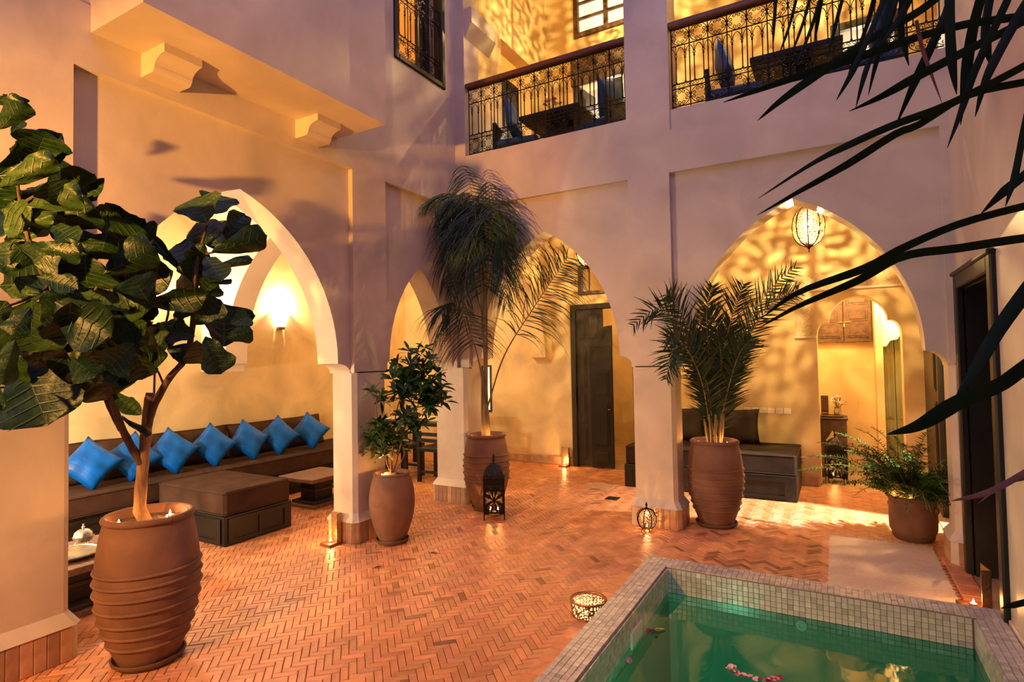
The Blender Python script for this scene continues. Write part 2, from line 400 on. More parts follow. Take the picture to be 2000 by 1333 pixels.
# --- right wall with its doorway
m = MB(); dy0, dy1, DZ = 4.15, 5.14, 2.06
for b in ((-4.0, dy0, -0.01, HT), (dy1, YB, -0.01, HT), (dy0, dy1, DZ, HT)): m.box(XR, XR + 0.30, *b)
m.box(XR, XR + 0.30, YB, YBB, 3.6, HT)
wall_right = struct(m.build('wall_right', 'plaster'))
m = MB(); m.box(XL - 0.3, XR + 0.3, -4.3, -4.0, -0.01, HT); struct(m.build('wall_front', 'plaster'))

# --- gallery walls
m = MB()                                                      # far wall with door, grille window and arched doorway left open
F0, F1 = YF, YF + 0.25
for (x0, x1, z0, z1) in ((XW - 0.25, -5.09, 0, 3.6), (-5.09, -4.79, 0, 0.74), (-5.09, -4.79, 1.49, 3.6), (-4.79, -3.33, 0, 3.6),
                         (-3.33, -2.40, 2.33, 2.51), (-3.33, -3.245, 2.51, 2.92), (-2.72, -2.40, 2.51, 2.92), (-3.33, -2.40, 2.92, 3.6), (-2.40, -0.19, 0, 3.6), (0.66, 1.2, 0, 3.6)):
    m.box(x0, x1, F0, F1, z0, z1)
# lobed plaster arch of the lobby doorway
lob = [(-0.19, 1.80)] + [(-0.19 + 0.10 * (1 - cos(pi / 2 * k / 5)), 1.80 + 0.16 * sin(pi / 2 * k / 5)) for k in range(1, 6)]
lob += [(0.235 - 0.295 * cos(pi * k / 16), 1.955 + 0.30 * sin(pi * k / 16)) for k in range(0, 17)]
lob += [(0.56 + 0.10 * sin(pi / 2 * k / 5), 1.80 + 0.16 * cos(pi / 2 * k / 5)) for k in range(0, 6)]
arch_wall(m, lambda s, d, z: (s, F0 + d, z), lob, 3.6, 0, 0.25)
wall_far = struct(m.build('wall_gallery', 'plaster_gallery'))
m = MB(); m.box(XW - 0.25, XW, 0.0, F1, -0.01, 3.6)
struct(m.build('wall_lounge', 'plaster_gallery'))
m = MB(); m.box(XW, XLB, 0.0, 0.2, -0.01, 3.6); struct(m.build('wall_lounge_end', 'plaster_gallery'))
m = MB(); mapT = lambda s, d, z: (s, 4.08 + d, z)
arch_wall(m, mapT, [(XW, 1.50)] + [(-6.15 + 0.05 * (1 - cos(pi / 2 * k / 5)), 1.50 + 0.09 * sin(pi / 2 * k / 5)) for k in range(6)] + arch_poly(-6.10, -4.36, 1.60, 1.60, 2.99, 0.001)[1:-1] + [(-4.3, 1.5), (-4.0, 1.5)], 3.6, 0, 0.28)
struct(m.build('wall_lounge_arch', 'plaster_white'))
m = MB(); mapU = lambda s, d, z: (-3.72 - d, s, z)
arch_wall(m, mapU, arch_poly(YBB, YF, 1.50, 1.60, 2.85, 0.22), 3.6, 0, 0.26)
struct(m.build('wall_gallery_arch', 'plaster_gallery'))
m = MB()
for b in ((YBB, 6.28, -0.01, 3.6), (6.56, YF, -0.01, 3.6), (6.28, 6.56, 2.10, 3.6)): m.box(0.90, 1.0, *b)
struct(m.build('wall_gallery_end', 'plaster_gallery'))
# lobby beyond the arched doorway
m = MB(); m.box(-0.45, -0.25, F1, 9.2, 0, 2.9); m.box(0.98, 1.2, F1, 9.2, 0, 2.9); m.box(-0.45, 1.2, 9.0, 9.2, 0, 2.9); m.box(-0.45, 1.2, F1, 9.2, 2.75, 2.9)
m.box(0.44, 0.52, 8.55, 9.0, 0, 2.75)
struct(m.build('wall_lobby', 'plaster_gallery'))
# dark room behind the right-hand doorway, bedroom behind the gallery door, side room beyond the gallery end
m = MB(); m.box(2.3, 2.4, 3.6, 5.3, 0, 2.6); m.box(1.09, 2.4, 3.5, 3.6, 0, 2.6); m.box(1.09, 2.4, 3.5, 5.32, 2.5, 2.6); m.box(1.09, 2.4, 5.30, 5.36, 0, 2.6)
struct(m.build('wall_side_room', 'plaster'))
m = MB(); m.box(-4.0, -3.9, F1, 10.6, 0, 3.4); m.box(-1.5, -1.4, F1, 10.6, 0, 3.4); m.box(-4.0, -1.4, 10.5, 10.6, 0, 3.4); m.box(-4.0, -1.4, F1, 10.6, 3.3, 3.4)
struct(m.build('wall_bedroom', 'plaster_gallery'))
m = MB(); m.box(3.0, 3.1, 5.3, 8.0, 0, 2.8); m.box(1.15, 3.1, 7.78, 7.9, 0, 2.8); m.box(1.15, 3.1, 5.38, 5.5, 0, 2.8); m.box(1.15, 3.1, 5.4, 7.9, 2.7, 2.8)
struct(m.build('wall_end_room', 'plaster_white'))

# --- ceilings, upper floor, roof
m = MB(); m.box(XW - 0.2, XLB + 0.02, 0.0, F1, 3.45, 3.62); m.box(XLB, 1.15, YBB - 0.02, F1, 3.45, 3.62)
ceil = struct(m.build('ceiling', 'plaster_white'))
beam = MB().bbox(-1.25, 1.25, -0.035, 0.035, -0.05, 0.05, 0.012).mesh('beam', 'ceiling_wood')
beam2 = MB().bbox(-0.035, 0.035, -1.05, 1.05, -0.05, 0.05, 0.012).mesh('beam', 'ceiling_wood')
for k in range(22): link('beam', beam, ceil, (-5.28, 0.5 + k * 0.33, 3.405))
for k in range(15): link('beam', beam2, ceil, (-3.5 + k * 0.3, 6.7, 3.405))
m = MB(); m.box(-3.7, 1.09, YBB - 0.02, 8.6, 3.62, 3.76); struct(m.build('floor_balcony', 'room_floor'))
# upper storey: rear wall, left return with doorway, glazed openings
m = MB(); U0 = 7.78
m.box(-6.0, -3.25, U0, 8.0, 3.76, HT); m.box(-3.25, -2.42, U0, 8.0, 5.6, 6.33); m.box(-2.42, -2.3, U0, 8.0, 3.76, 6.33); m.box(-2.3, 0.1, U0, 8.0, 3.76, HT)
m.box(0.1, 0.75, U0, 8.0, 5.5, HT); m.box(0.75, 1.2, U0, 8.0, 3.76, HT)
m.box(-3.2, -2.3, 8.5, 8.6, 5.9, HT)
struct(m.build('wall_balcony', 'plaster_gallery'))
m = MB(); m.box(-3.9, -3.7, YBB, 6.38, 3.76, HT); m.box(-3.9, -3.7, 6.38, 7.25, 5.80, HT); m.box(-3.9, -3.7, 7.25, U0, 3.76, HT)
struct(m.build('wall_balcony_left', 'plaster_gallery'))
m = MB(); m.box(1.09, 1.2, YBB, U0, 3.6, HT); struct(m.build('wall_balcony_right', 'plaster_gallery'))
m = MB(); m.box(-6.2, -6.0, 3.0, 8.0, 3.76, HT); m.box(-6.2, XLB, 3.0, 3.1, 3.62, HT); m.box(-6.2, XLB, 3.0, 8.0, 3.60, 3.70); struct(m.build('wall_upper_room', 'plaster_gallery'))
m = MB(); m.box(-6.3, XLB + 0.1, 2.9, 8.7, HT, HT + 0.15); m.box(-3.9, 1.2, YB, 8.7, HT, HT + 0.15); struct(m.build('ceiling_balcony', 'plaster_gallery'))
m = MB(); m.box(-3.6, 1.2, 8.55, 8.65, 3.7, HT); struct(m.build('wall_upper_bedroom', 'plaster_white'))

# --- baseboards of the gallery
for (n, b) in (('baseboard_gallery', [(-4.79, -3.36), (-2.36, -0.21)]),):
    m = MB()
    for x0, x1 in b: m.bbox(x0, x1, YF - 0.035, YF + 0.01, -0.005, 0.13, 0.012)
    struct(m.build(n, 'plinth_tile'))
m = MB(); m.bbox(XR - 0.012, XR + 0.01, 0.0, dy0, -0.005, 0.12, 0.004); struct(m.build('baseboard_right', 'plaster'))

# ================================================================ floor: 45 degree herringbone of small bricks
m = MB()
m.box(XW, PX0, -4.0, F1, -0.06, -0.008); m.box(PX0, 1.15, PY0, F1, -0.06, -0.008)
floor = struct(m.build('floor', 'grout'))
m = MB(); m.box(-0.3, 1.1, F1 - 0.26, 9.2, -0.06, 0.0); m.box(-4.0, -1.4, F1 - 0.26, 10.6, -0.06, 0.0); m.box(XR, 3.1, 3.5, 8.0, -0.06, 0.012)
struct(m.build('floor_rooms', 'room_floor'))
BW = 0.0418; BL = BW * 3; g = 0.0016
def brick_box(mb, cx, cy, ang, z):
    c, s = cos(ang), sin(ang); hl, hw = BL / 2 - g, BW / 2 - g; e = 0.0025
    def P(x, y, zz): return (cx + x * c - y * s, cy + x * s + y * c, zz)
    b = [P(-hl, -hw, -0.02), P(hl, -hw, -0.02), P(hl, hw, -0.02), P(-hl, hw, -0.02)]
    t = [P(-hl, -hw, z - e), P(hl, -hw, z - e), P(hl, hw, z - e), P(-hl, hw, z - e)]
    u = [P(-hl + e, -hw + e, z), P(hl - e, -hw + e, z), P(hl - e, hw - e, z), P(-hl + e, hw - e, z)]
    ib = [mb.vert(p) for p in b]; it = [mb.vert(p) for p in t]; iu = [mb.vert(p) for p in u]
    mb.face(iu)
    for k in range(4):
        k2 = (k + 1) % 4; mb.face([it[k], it[k2], iu[k2], iu[k]]); mb.face([ib[k], ib[k2], it[k2], it[k]])
rb = random.Random(11)
bricks = []
ca, sa = cos(pi / 4), sin(pi / 4); ox, oy = -2.0, 2.0
def blotch(x, y): return sin(x * 2.1 + 1.3 * sin(y * 1.7)) * sin(y * 2.4 + x * 0.8)
for i in range(-190, 190):
    for j in range(-190, 190):
        t = (i - j) % 6
        if t == 0: lx, ly, an = i + 1.5, j + 0.5, 0
        elif t == 3: lx, ly, an = i + 0.5, j - 0.5, pi / 2
        else: continue
        lx *= BW; ly *= BW
        x = ox + lx * ca - ly * sa; y = oy + lx * sa + ly * ca
        if not (XW < x < 0.88 and 0.9 < y < 7.8): continue
        if x > PX0 - 0.165 and y < PY0 + 0.0: continue
        if x > XR - 0.14 and y < YB: continue
        bricks.append((x, y, an + pi / 4))
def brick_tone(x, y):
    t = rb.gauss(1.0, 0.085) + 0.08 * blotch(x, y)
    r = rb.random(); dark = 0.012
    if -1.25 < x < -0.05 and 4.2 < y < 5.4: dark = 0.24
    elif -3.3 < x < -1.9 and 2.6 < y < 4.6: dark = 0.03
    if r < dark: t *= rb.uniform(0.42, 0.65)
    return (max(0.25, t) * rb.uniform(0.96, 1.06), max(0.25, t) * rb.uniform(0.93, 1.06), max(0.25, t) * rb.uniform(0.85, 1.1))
scored = []
for k, (x, y, an) in enumerate(bricks):
    u, v, w = pix((x, y, 0))
    ok = 5 < u < 1995 and 5 < v < 1328 and not (u < 400 and v > 960)
    scored.append((w if ok else 99, k))
near = set(k for _, k in sorted(scored)[:300])
bm_one = MB(); brick_box(bm_one, 0, 0, 0, 0.0); brick_me = bm_one.mesh('brick', 'brick_piece')
field = MB(); field.use_t = True
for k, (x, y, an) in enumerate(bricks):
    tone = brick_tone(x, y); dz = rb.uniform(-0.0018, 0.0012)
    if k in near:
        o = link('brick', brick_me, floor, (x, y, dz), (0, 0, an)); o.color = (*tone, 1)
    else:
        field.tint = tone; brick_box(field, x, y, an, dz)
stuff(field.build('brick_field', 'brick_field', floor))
# border course of larger tiles along the pool and red tile ledge under the right wall
bt = MB().bbox(-0.078, 0.078, -0.068, 0.068, -0.02, 0.003, 0.003).mesh('border_tile', 'brick_piece')
for k in range(26):
    o = link('border_tile', bt, floor, (PX0 - 0.081, PY0 - 0.07 - k * 0.140, 0)); t = rb.uniform(0.75, 1.2); o.color = (t * 1.02, t * 0.9, t * 0.85, 1)
bt2 = MB().bbox(-0.062, 0.062, -0.098, 0.098, -0.02, 0.018, 0.004).mesh('ledge_tile', 'brick_piece')
for k in range(6):
    o = link('ledge_tile', bt2, floor, (XR - 0.066, PY0 + 0.1 + k * 0.201, 0)); t = rb.uniform(0.85, 1.15); o.color = (t * 1.05, t * 0.88, t * 0.8, 1)

# ================================================================ plunge pool
pool = thing('plunge_pool', 'sunken plunge pool with a coping of small pale square tiles', 'pool', (PX0, PY0, 0))
m = MB(); m.M = Matrix.Translation((-PX0, -PY0, 0))
yn = -2.2
m.box(PX0 + 0.008, PIX, yn, PY0 - 0.008, -1.1, PHC - 0.008)
m.box(PIX, XR, PIY, PY0 - 0.008, -1.1, PHC - 0.008); m.box(PRX, XR, yn, PIY, -1.1, PHC - 0.008)
m.build('rim_wall', 'pool_grout', pool)
m = MB(); m.M = Matrix.Translation((-PX0, -PY0, 0))
m.box(PIX, PRX, yn, PIY, -1.1, -1.0); m.box(PIX, PRX, yn, yn + 0.1, -1.1, PHC - 0.008)
for (a, b, c, d) in ((PIX, PIX + 0.012, yn, PIY), (PRX - 0.012, PRX, yn, PIY), (PIX, PRX, PIY - 0.012, PIY)): m.box(a, b, c, d, -1.0, PWZ - 0.06)
m.build('basin', 'pool_shell', pool)
TS = 0.0335
spots = []                                   # (centre, x axis, normal)
def tgrid(o, ax, ay, nx, ny, nrm):
    for a in range(nx):
        for b in range(ny): spots.append((Vector(o) + Vector(ax) * (a + 0.5) * TS + Vector(ay) * (b + 0.5) * TS, Vector(ax), Vector(nrm)))
X, Y, Z = Vector((1, 0, 0)), Vector((0, 1, 0)), Vector((0, 0, 1))
tgrid((PX0 + 0.002, PY0 - 0.003, PHC - 0.008), X, -Y, 61, 5, Z)                                    # rear coping
tgrid((PX0 + 0.002, PY0 - 0.003 - 5 * TS, PHC - 0.008), X, -Y, 5, 70, Z)                           # left coping
tgrid((PRX, PY0 - 0.003 - 5 * TS, PHC - 0.008), X, -Y, 4, 70, Z)                                   # right coping
tgrid((PIX + 0.002, PIY, PHC - 0.012), X, -Z, 51, 7, -Y)                                           # rear inside face
tgrid((PIX, PIY - 0.002, PHC - 0.012), -Y, -Z, 70, 7, X)                                           # left inside face
tgrid((PRX, PIY - 0.002, PHC - 0.012), -Y, -Z, 70, 7, -X)                                          # right inside face
sc = []
for k, (c, ax, nr) in enumerate(spots):
    u, v, w = pix(c); vis = 10 < u < 1990 and 10 < v < 1325 and (c.z > PWZ)
    up = (Vector((0, 0, 1.6)) - c).normalized().dot(nr)
    sc.append((-(up / (w * w)) if vis else 9, k))
neart = set(k for _, k in sorted(sc)[:300])
one = MB().bbox(-TS / 2 + 0.0011, TS / 2 - 0.0011, -TS / 2 + 0.0011, TS / 2 - 0.0011, -0.004, 0.008, 0.0016); tme = one.mesh('tile', 'tile_piece')
fieldt = MB(); fieldt.use_t = True
for k, (c, ax, nr) in enumerate(spots):
    t = rb.gauss(1.0, 0.11); tone = (t * rb.uniform(0.97, 1.03), t, t * rb.uniform(0.94, 1.05))
    c2 = c + nr * rb.uniform(-0.0006, 0.0006) - Vector((PX0, PY0, 0))
    if k in neart:
        o = link('tile', tme, pool); orient(o, ax + nr * rb.uniform(-0.02, 0.02), nr, c2); o.color = (*tone, 1)
    else:
        ay = nr.cross(ax); fieldt.tint = tone
        fieldt.M = Matrix(((ax.x, ay.x, nr.x, c2.x), (ax.y, ay.y, nr.y, c2.y), (ax.z, ay.z, nr.z, c2.z), (0, 0, 0, 1)))
        h = TS / 2 - 0.0011; fieldt.quad((-h, -h, 0.008), (h, -h, 0.008), (h, h, 0.008), (-h, h, 0.008))
        for p, q in (((-h, -h), (h, -h)), ((h, -h), (h, h)), ((h, h), (-h, h)), ((-h, h), (-h, -h))):
            fieldt.quad((*p, 0), (*q, 0), (*q, 0.008), (*p, 0.008))
stuff(fieldt.build('tile_field', 'tile_field', pool))
m = MB(); m.M = Matrix.Translation((-PX0, -PY0, 0)); m.bbox(PIX + 0.006, PIX + 0.022, 3.23, 3.43, -0.10, 0.0, 0.004); m.build('skimmer_plate', 'plaster_white', pool)
m = MB(); m.M = Matrix.Translation((-PX0, -PY0, 0)); m.lathe([(0.0, 0), (0.032, 0.004), (0.032, 0.010), (0.015, 0.012), (0.015, 0.006), (0, 0.006)], 20, (0, 0), False)
o = m.build('inlet_ring', 'plaster_white', pool); o.rotation_euler = (pi / 2, 0, 0)
o.location = (-0.24 - PX0, PIY - 0.014 - PY0, -0.125)
for v in o.data.vertices: v.co.x += PX0; v.co.y += PY0
m = MB(); m.lathe([(0, 0.02), (0.07, 0.02), (0.09, 0.0)], 20, (0, 0), False)
o = m.build('underwater_lamp', 'pool_lamp', pool, loc=(PIX + 0.014 - PX0, 2.45 - PY0, -0.75), rot=(0, pi / 2, 0))
lamp('pool_light', (PIX + 0.22, 2.45, -0.75), 12, (0.55, 1.0, 0.72), 0.08)
m = MB(); m.quad((PIX, yn, PWZ), (PRX, yn, PWZ), (PRX, PIY, PWZ), (PIX, PIY, PWZ))
water = m.build('pool_water', 'water')
if water.data.polygons[0].normal.z < 0: water.data.flip_normals(); stuff(tag(water, 'still green water filling the tiled plunge pool', 'water'))
# ================================================================ lamps
def globe_lantern(name, label, loc, r, h, watts, hang=0.0, floor_stand=False, group=None):
    """ribbed onion lantern of pierced metal; loc = centre of the globe"""
    t = thing(name, label, 'lantern', loc, 0, group)
    prof = [(r * sin(pi * k / 12) ** 0.85 if 0 < k < 12 else 0.012, -h / 2 * cos(pi * k / 12)) for k in range(0, 13)]
    MB().lathe(prof, 24, cap=False).build('pierced_shell', 'pierced_globe', t, 'all')
    MB().lathe([(q[0] * 0.93, q[1] * 0.95) for q in prof], 24, cap=False).build('glow_liner', 'glow_layer', t, 'all')  # added emissive layer, makes the globe look bright from inside
    for k in range(8):
        a = 2 * pi * k / 8
        MB().tube([((q[0] + 0.003) * cos(a), (q[0] + 0.003) * sin(a), q[1]) for q in prof], 0.0052, 5).build('rib', 'iron', t)
    if floor_stand:
        MB().lathe([(0.0, h / 2), (0.018, h / 2), (0.006, h / 2 + 0.02), (0.012, h / 2 + 0.035), (0.003, h / 2 + 0.06), (0, h / 2 + 0.065)], 10, cap=False).build('finial', 'iron', t, 'all')
        MB().tube([(0.035 * cos(2 * pi * k / 16), 0.035 * sin(2 * pi * k / 16), -h / 2 + 0.012) for k in range(17)], 0.004, 5).build('foot_ring', 'iron', t)
        for k in range(4):
            a = pi / 4 + k * pi / 2
            MB().tube([(0.035 * cos(a), 0.035 * sin(a), -h / 2 + 0.012), (0.055 * cos(a), 0.055 * sin(a), -h / 2 - 0.02)], 0.004, 5).build('foot', 'iron', t)
        lamp(name + '_light', (0, 0, -h / 2 + 0.045), watts, WARM, 0.012, t)
        MB().lathe([(0.0, 0.0), (0.006, 0.008), (0.004, 0.02), (0, 0.028)], 8, cap=False).build('flame', 'flame', t, 'all', (0, 0, -h / 2 + 0.012))
    else:
        MB().lathe([(0.0, h / 2 + 0.05), (0.02, h / 2 + 0.03), (0.045, h / 2), (0.0, h / 2 - 0.005)], 12, cap=False).build('cap', 'iron', t, 'all')
        MB().lathe([(0.0, -h / 2 - 0.065), (0.006, -h / 2 - 0.05), (0.003, -h / 2 - 0.035), (0.018, -h / 2 - 0.012), (0.04, -h / 2 + 0.02), (0, -h / 2 + 0.02)], 12, cap=False).build('finial', 'iron', t, 'all')
        MB().tube([(0, 0, h / 2 + 0.04), (0, 0, h / 2 + hang)], 0.005, 6).build('chain', 'iron', t)
        MB().lathe([(0, -0.03), (0.014, -0.018), (0.018, 0), (0.012, 0.02), (0, 0.03)], 12, cap=False).build('bulb', 'lamp_glow', t, 'all', (0, 0, 0.03))
        lamp(name + '_light', (0, 0, -0.03), watts, (1.0, 0.67, 0.25), 0.005, t)
    return t
globe_lantern('hanging_lantern', 'pierced onion shaped lantern glowing in the wide right arch', (-0.20, 6.40, 2.86), 0.143, 0.40, 235, 0.36)
globe_lantern('hanging_lantern', 'pierced lantern half hidden by the edge of the middle arch', (-2.56, 6.40, 2.88), 0.143, 0.40, 220, 0.34)
globe_lantern('hanging_lantern', 'pierced onion lantern hanging high above the left balcony table', (-2.35, 6.70, 6.35), 0.15, 0.42, 220, 0.55)
globe_lantern('hanging_lantern', 'pierced onion lantern hanging high above the right balcony table', (-0.10, 6.70, 6.35), 0.15, 0.42, 200, 0.55)
globe_lantern('globe_lantern', 'small copper ribbed globe lantern on the floor before the middle pier', (-1.545, 5.165, 0.112), 0.088, 0.175, 4.0, floor_stand=True)
lamp('lobby_light', (0.20, 8.30, 2.45), 45, (1.0, 0.62, 0.24), 0.06)
lamp('lobby_door_fill', (0.74, 8.30, 2.35), 55, (1.0, 0.74, 0.38), 0.06)  # added fill without a fixture, brightens the painted door
lamp('lounge_light', (-5.3, 1.05, 1.2), 235, (1.0, 0.84, 0.60), 0.06)
lamp('dining_light', (-5.25, 6.75, 2.9), 55, (1.0, 0.58, 0.22), 0.06)
lamp('bedroom_light', (-2.8, 9.3, 2.6), 45, (1.0, 0.60, 0.24), 0.06)
lamp('upper_room_light', (-5.0, 5.2, 6.0), 160, (1.0, 0.56, 0.20), 0.08)
lamp('upper_bedroom_light', (-2.85, 8.25, 5.3), 30, (1.0, 0.80, 0.55), 0.05)
lamp('upper_end_room_light', (0.4, 8.25, 5.2), 25, (1.0, 0.80, 0.55), 0.05)

def sconce(label, y, z, watts):
    t = thing('wall_sconce', label, 'wall lamp', (XW, y, z))
    m = MB(); a = [(0, -0.07), (0, 0.07), (0.06, 0.045), (0.06, -0.045)]; b = [(0, -0.16), (0, 0.16), (0.13, 0.10), (0.13, -0.10)]
    for k in range(3):
        p, q = (a[k + 1], a[(k + 2) % 4]) if k < 2 else (a[3], a[0]); r, s = (b[k + 1], b[(k + 2) % 4]) if k < 2 else (b[3], b[0])
        m.quad((*p, -0.12), (*q, -0.12), (*s, 0.08), (*r, 0.08))
    m.build('shade', 'sconce_glow', t)
    MB().bbox(0.0, 0.07, -0.05, 0.05, -0.16, -0.12, 0.01).build('bracket', 'copper', t)
    lamp('sconce_light', (0.10, 0, 0.16), watts, (1.0, 0.72, 0.42), 0.03, t)
sconce('glowing trapezoid wall sconce seen through the large left arch', 5.17, 2.20, 60)
sconce('wall sconce whose glow shows behind the fig leaves', 3.45, 2.20, 65)

m_cup = MB().lathe([(0, 0), (0.019, 0), (0.019, 0.013), (0.0175, 0.013), (0.0175, 0.009), (0, 0.009)], 14, cap=False).mesh('cup', 'silver', True)
m_wax = MB().lathe([(0, 0.0085), (0.0174, 0.0085), (0.0174, 0.0105), (0, 0.0105)], 14, cap=False).mesh('wax', 'wax', True)
m_fl = MB().lathe([(0, 0.011), (0.0045, 0.016), (0.006, 0.022), (0.003, 0.032), (0, 0.040)], 8, cap=False).mesh('flame', 'flame', 'all')
def tea_light(label, loc, watts=0.9, group='burning tea lights'):
    t = thing('tea_light', label, 'candle', loc, 0, group)
    link('cup', m_cup, t); link('wax', m_wax, t); link('flame', m_fl, t)
    lamp('tea_light_flame', (0, 0, 0.055), watts, AMBER, 0.008, t)
    return t

def box_lantern(label, loc, rz, h=0.65):
    t = thing('metal_lantern', label, 'lantern', loc, rz); s = h / 0.65; w = 0.10 * s
    # pierced panels: a flower of leaf shaped cut-outs
    def hole(u, v):
        if v > 0.34:
            return (abs(v - 0.62) < 0.028 and (u * 5) % 1 > 0.62) or (0.45 < v < 0.52 and ((u + 0.1) * 5) % 1 > 0.78)
        r = math.hypot(u, (v + 0.22) * 1.15); a = atan2(v + 0.22, u)
        return (0.18 < r < 0.80 and cos(a * 8) > 0.12 + 0.55 * abs(r - 0.5)) or (0.64 < r < 0.9 and cos(a * 16 + 3) > 0.62)
    n = 30
    for k in range(4):
        m = MB(); m.M = Matrix.Rotation(k * pi / 2, 4, 'Z')
        for i in range(n):
            for j in range(n):
                u = (i + 0.5) / n * 2 - 1; v = (j + 0.5) / n * 2 - 1
                if abs(u) < 0.9 and abs(v) < 0.92 and hole(u, v): continue
                x0, x1 = w * (2 * i / n - 1), w * (2 * (i + 1) / n - 1); z0, z1 = s * (0.07 + 0.32 * j / n), s * (0.07 + 0.32 * (j + 1) / n)
                m.quad((x0, -w, z0), (x1, -w, z0), (x1, -w, z1), (x0, -w, z1))
        m.build('pierced_panel', 'iron', t)
    MB().box(-w, w, -w, w, 0.065 * s, 0.075 * s).build('floor_plate', 'iron', t)
    for sx in (-1, 1):
        for sy in (-1, 1):
            m = MB(); m.box(sx * w - 0.006, sx * w + 0.006, sy * w - 0.006, sy * w + 0.006, 0.0, 0.41 * s)
            m.prism([(sx * w, sy * w), (sx * (w - 0.05 * s), sy * w), (sx * w, sy * (w - 0.05 * s))], 0.055 * s, 0.075 * s)
            m.build('leg', 'iron', t)
    MB().box(-w - 0.008, w + 0.008, -w - 0.008, w + 0.008, 0.385 * s, 0.405 * s).build('cornice', 'iron', t)
    m = MB(); rings = [(1.0, 0.405), (0.98, 0.44), (0.86, 0.475), (0.62, 0.505), (0.34, 0.53), (0.10, 0.545)]
    for (a, za), (b, zb) in zip(rings, rings[1:]):
        for k in range(4):
            c0, c1 = [(-1, -1), (1, -1), (1, 1), (-1, 1)][k], [(1, -1), (1, 1), (-1, 1), (-1, -1)][k]
            m.quad((c0[0] * a * w, c0[1] * a * w, za * s), (c1[0] * a * w, c1[1] * a * w, za * s), (c1[0] * b * w, c1[1] * b * w, zb * s), (c0[0] * b * w, c0[1] * b * w, zb * s))
    m.build('dome', 'pierced_dome', t)
    MB().lathe([(0.012, 0.54 * s), (0.006, 0.555 * s), (0.017, 0.575 * s), (0.006, 0.592 * s), (0.014, 0.61 * s), (0.004, 0.63 * s), (0.001, 0.66 * s)], 10).build('finial', 'iron', t, 'all')
    c, sn = cos(rz), sin(rz)
    for i, dx in enumerate((-0.035, 0.035)):
        tea_light('tea light at %s inside the lantern %s' % (('left', 'right')[i], 'before the ' + label.split(' before the ')[1].split(' with ')[0]), (loc[0] + dx * c + 0.03 * sn, loc[1] + dx * sn - 0.03 * c, loc[2] + 0.076 * s), 3.0)
    return t
box_lantern('tall black pierced metal lantern before the tall palm urn with onion finial', (-3.03, 4.93, 0), radians(30.8))
box_lantern('tall black pierced metal lantern before the carved console with onion finial', (-0.04, 8.12, 0), radians(9))

def sheet_holder(label, loc, rz, h=0.27, w=0.13):
    t = thing('candle_holder', label, 'candle holder', loc, rz)
    MB().bbox(-w / 2, w / 2, -w / 2, w / 2, 0, 0.022, 0.003).build('base_plate', 'copper', t)
    MB().box(-w / 2, w / 2, w / 2 - 0.004, w / 2, 0.02, h).build('back_sheet', 'brass_sheet', t)
    MB().box(w / 2 - 0.004, w / 2, w / 2 - 0.05, w / 2, 0.02, h).build('side_sheet', 'brass_sheet', t)
    tea_light('tea light in the candle holder %s' % label.split('candle holder ')[1], (loc[0], loc[1], loc[2] + 0.022), 3.2)
sheet_holder('L shaped metal candle holder at the foot of the left arch pier', (-3.88, 3.58, 0), radians(-4))
sheet_holder('L shaped metal candle holder on the floor beside the dark gallery door', (-3.50, 7.665, 0), 0)
sheet_holder('L shaped metal candle holder on the ledge by the pool corner', (0.685, 4.44, 0.02), radians(-80), 0.26, 0.14)

t = thing('drum_lamp', 'low round pierced copper lamp on the floor against the pool coping', 'lantern', (-1.378, 3.335, 0)); t.scale = (1.1, 1.1, 1.1)
MB().lathe([(0.092, 0.0), (0.100, 0.05), (0.100, 0.086)], 36, cap=False).build('drum_side', 'pierced_copper', t, 'all')
MB().lathe([(0.0, 0.098), (0.05, 0.097), (0.094, 0.090)], 36, cap=False).build('drum_top', 'pierced_copper', t, 'all')
MB().tube([(0.098 * cos(2 * pi * k / 32), 0.098 * sin(2 * pi * k / 32), 0.088) for k in range(33)], 0.007, 8).build('rim', 'copper', t, 'all')
MB().tube([(0.090 * cos(2 * pi * k / 32), 0.090 * sin(2 * pi * k / 32), 0.005) for k in range(33)], 0.005, 6).build('base_ring', 'copper', t, 'all')
MB().tube([(0.10 + 0.012 * cos(a), 0.022 * sin(a), 0.084) for a in [pi * (k / 8 - 0.5) for k in range(9)]], 0.004, 6).build('handle', 'copper', t, 'all')
MB().lathe([(0.084, 0.008), (0.090, 0.05), (0.088, 0.080), (0.0, 0.086)], 24, cap=False).build('glowing_liner', 'drum_glow', t, 'all')  # emissive surface added under the top so the punched holes show bright
lamp('drum_lamp_light', (-0.05, -0.02, 0.16), 0.8, WARM, 0.05, t)

def downlight(label, loc, target, watts):
    t = thing('ceiling_spotlight', label, 'spotlight', loc)
    d = (Vector(target) - Vector(loc)).normalized(); q = d.to_track_quat('-Z', 'Y')
    o = MB().lathe([(0.03, 0.07), (0.035, 0.065), (0.035, -0.02), (0.031, -0.02), (0.031, 0.0), (0, 0.0)], 16, cap=False).build('housing', 'white_plastic', t, True)
    o.rotation_euler = q.to_euler()
    o = MB().lathe([(0, -0.004), (0.030, -0.004)], 16, cap=False).build('lens', 'lamp_glow', t); o.rotation_euler = q.to_euler()
    MB().tube([(0, 0, 0.05), (0, 0, 3.45 - loc[2])], 0.008, 8).build('stem', 'white_plastic', t)
    p = Vector(loc) + d * 0.03
    spot('downlight', p, target, watts, 27, (1.0, 0.68, 0.38), 0.03, 0.35)
for lb, x, w in (('left', -0.75, 60), ('middle', -0.42, 60), ('right', -0.02, 60)):
    downlight('small white ceiling spotlight behind the wide arch, %s of the three' % lb, (x, 5.78, 3.12), (x + 0.06, 6.16, 0), w)

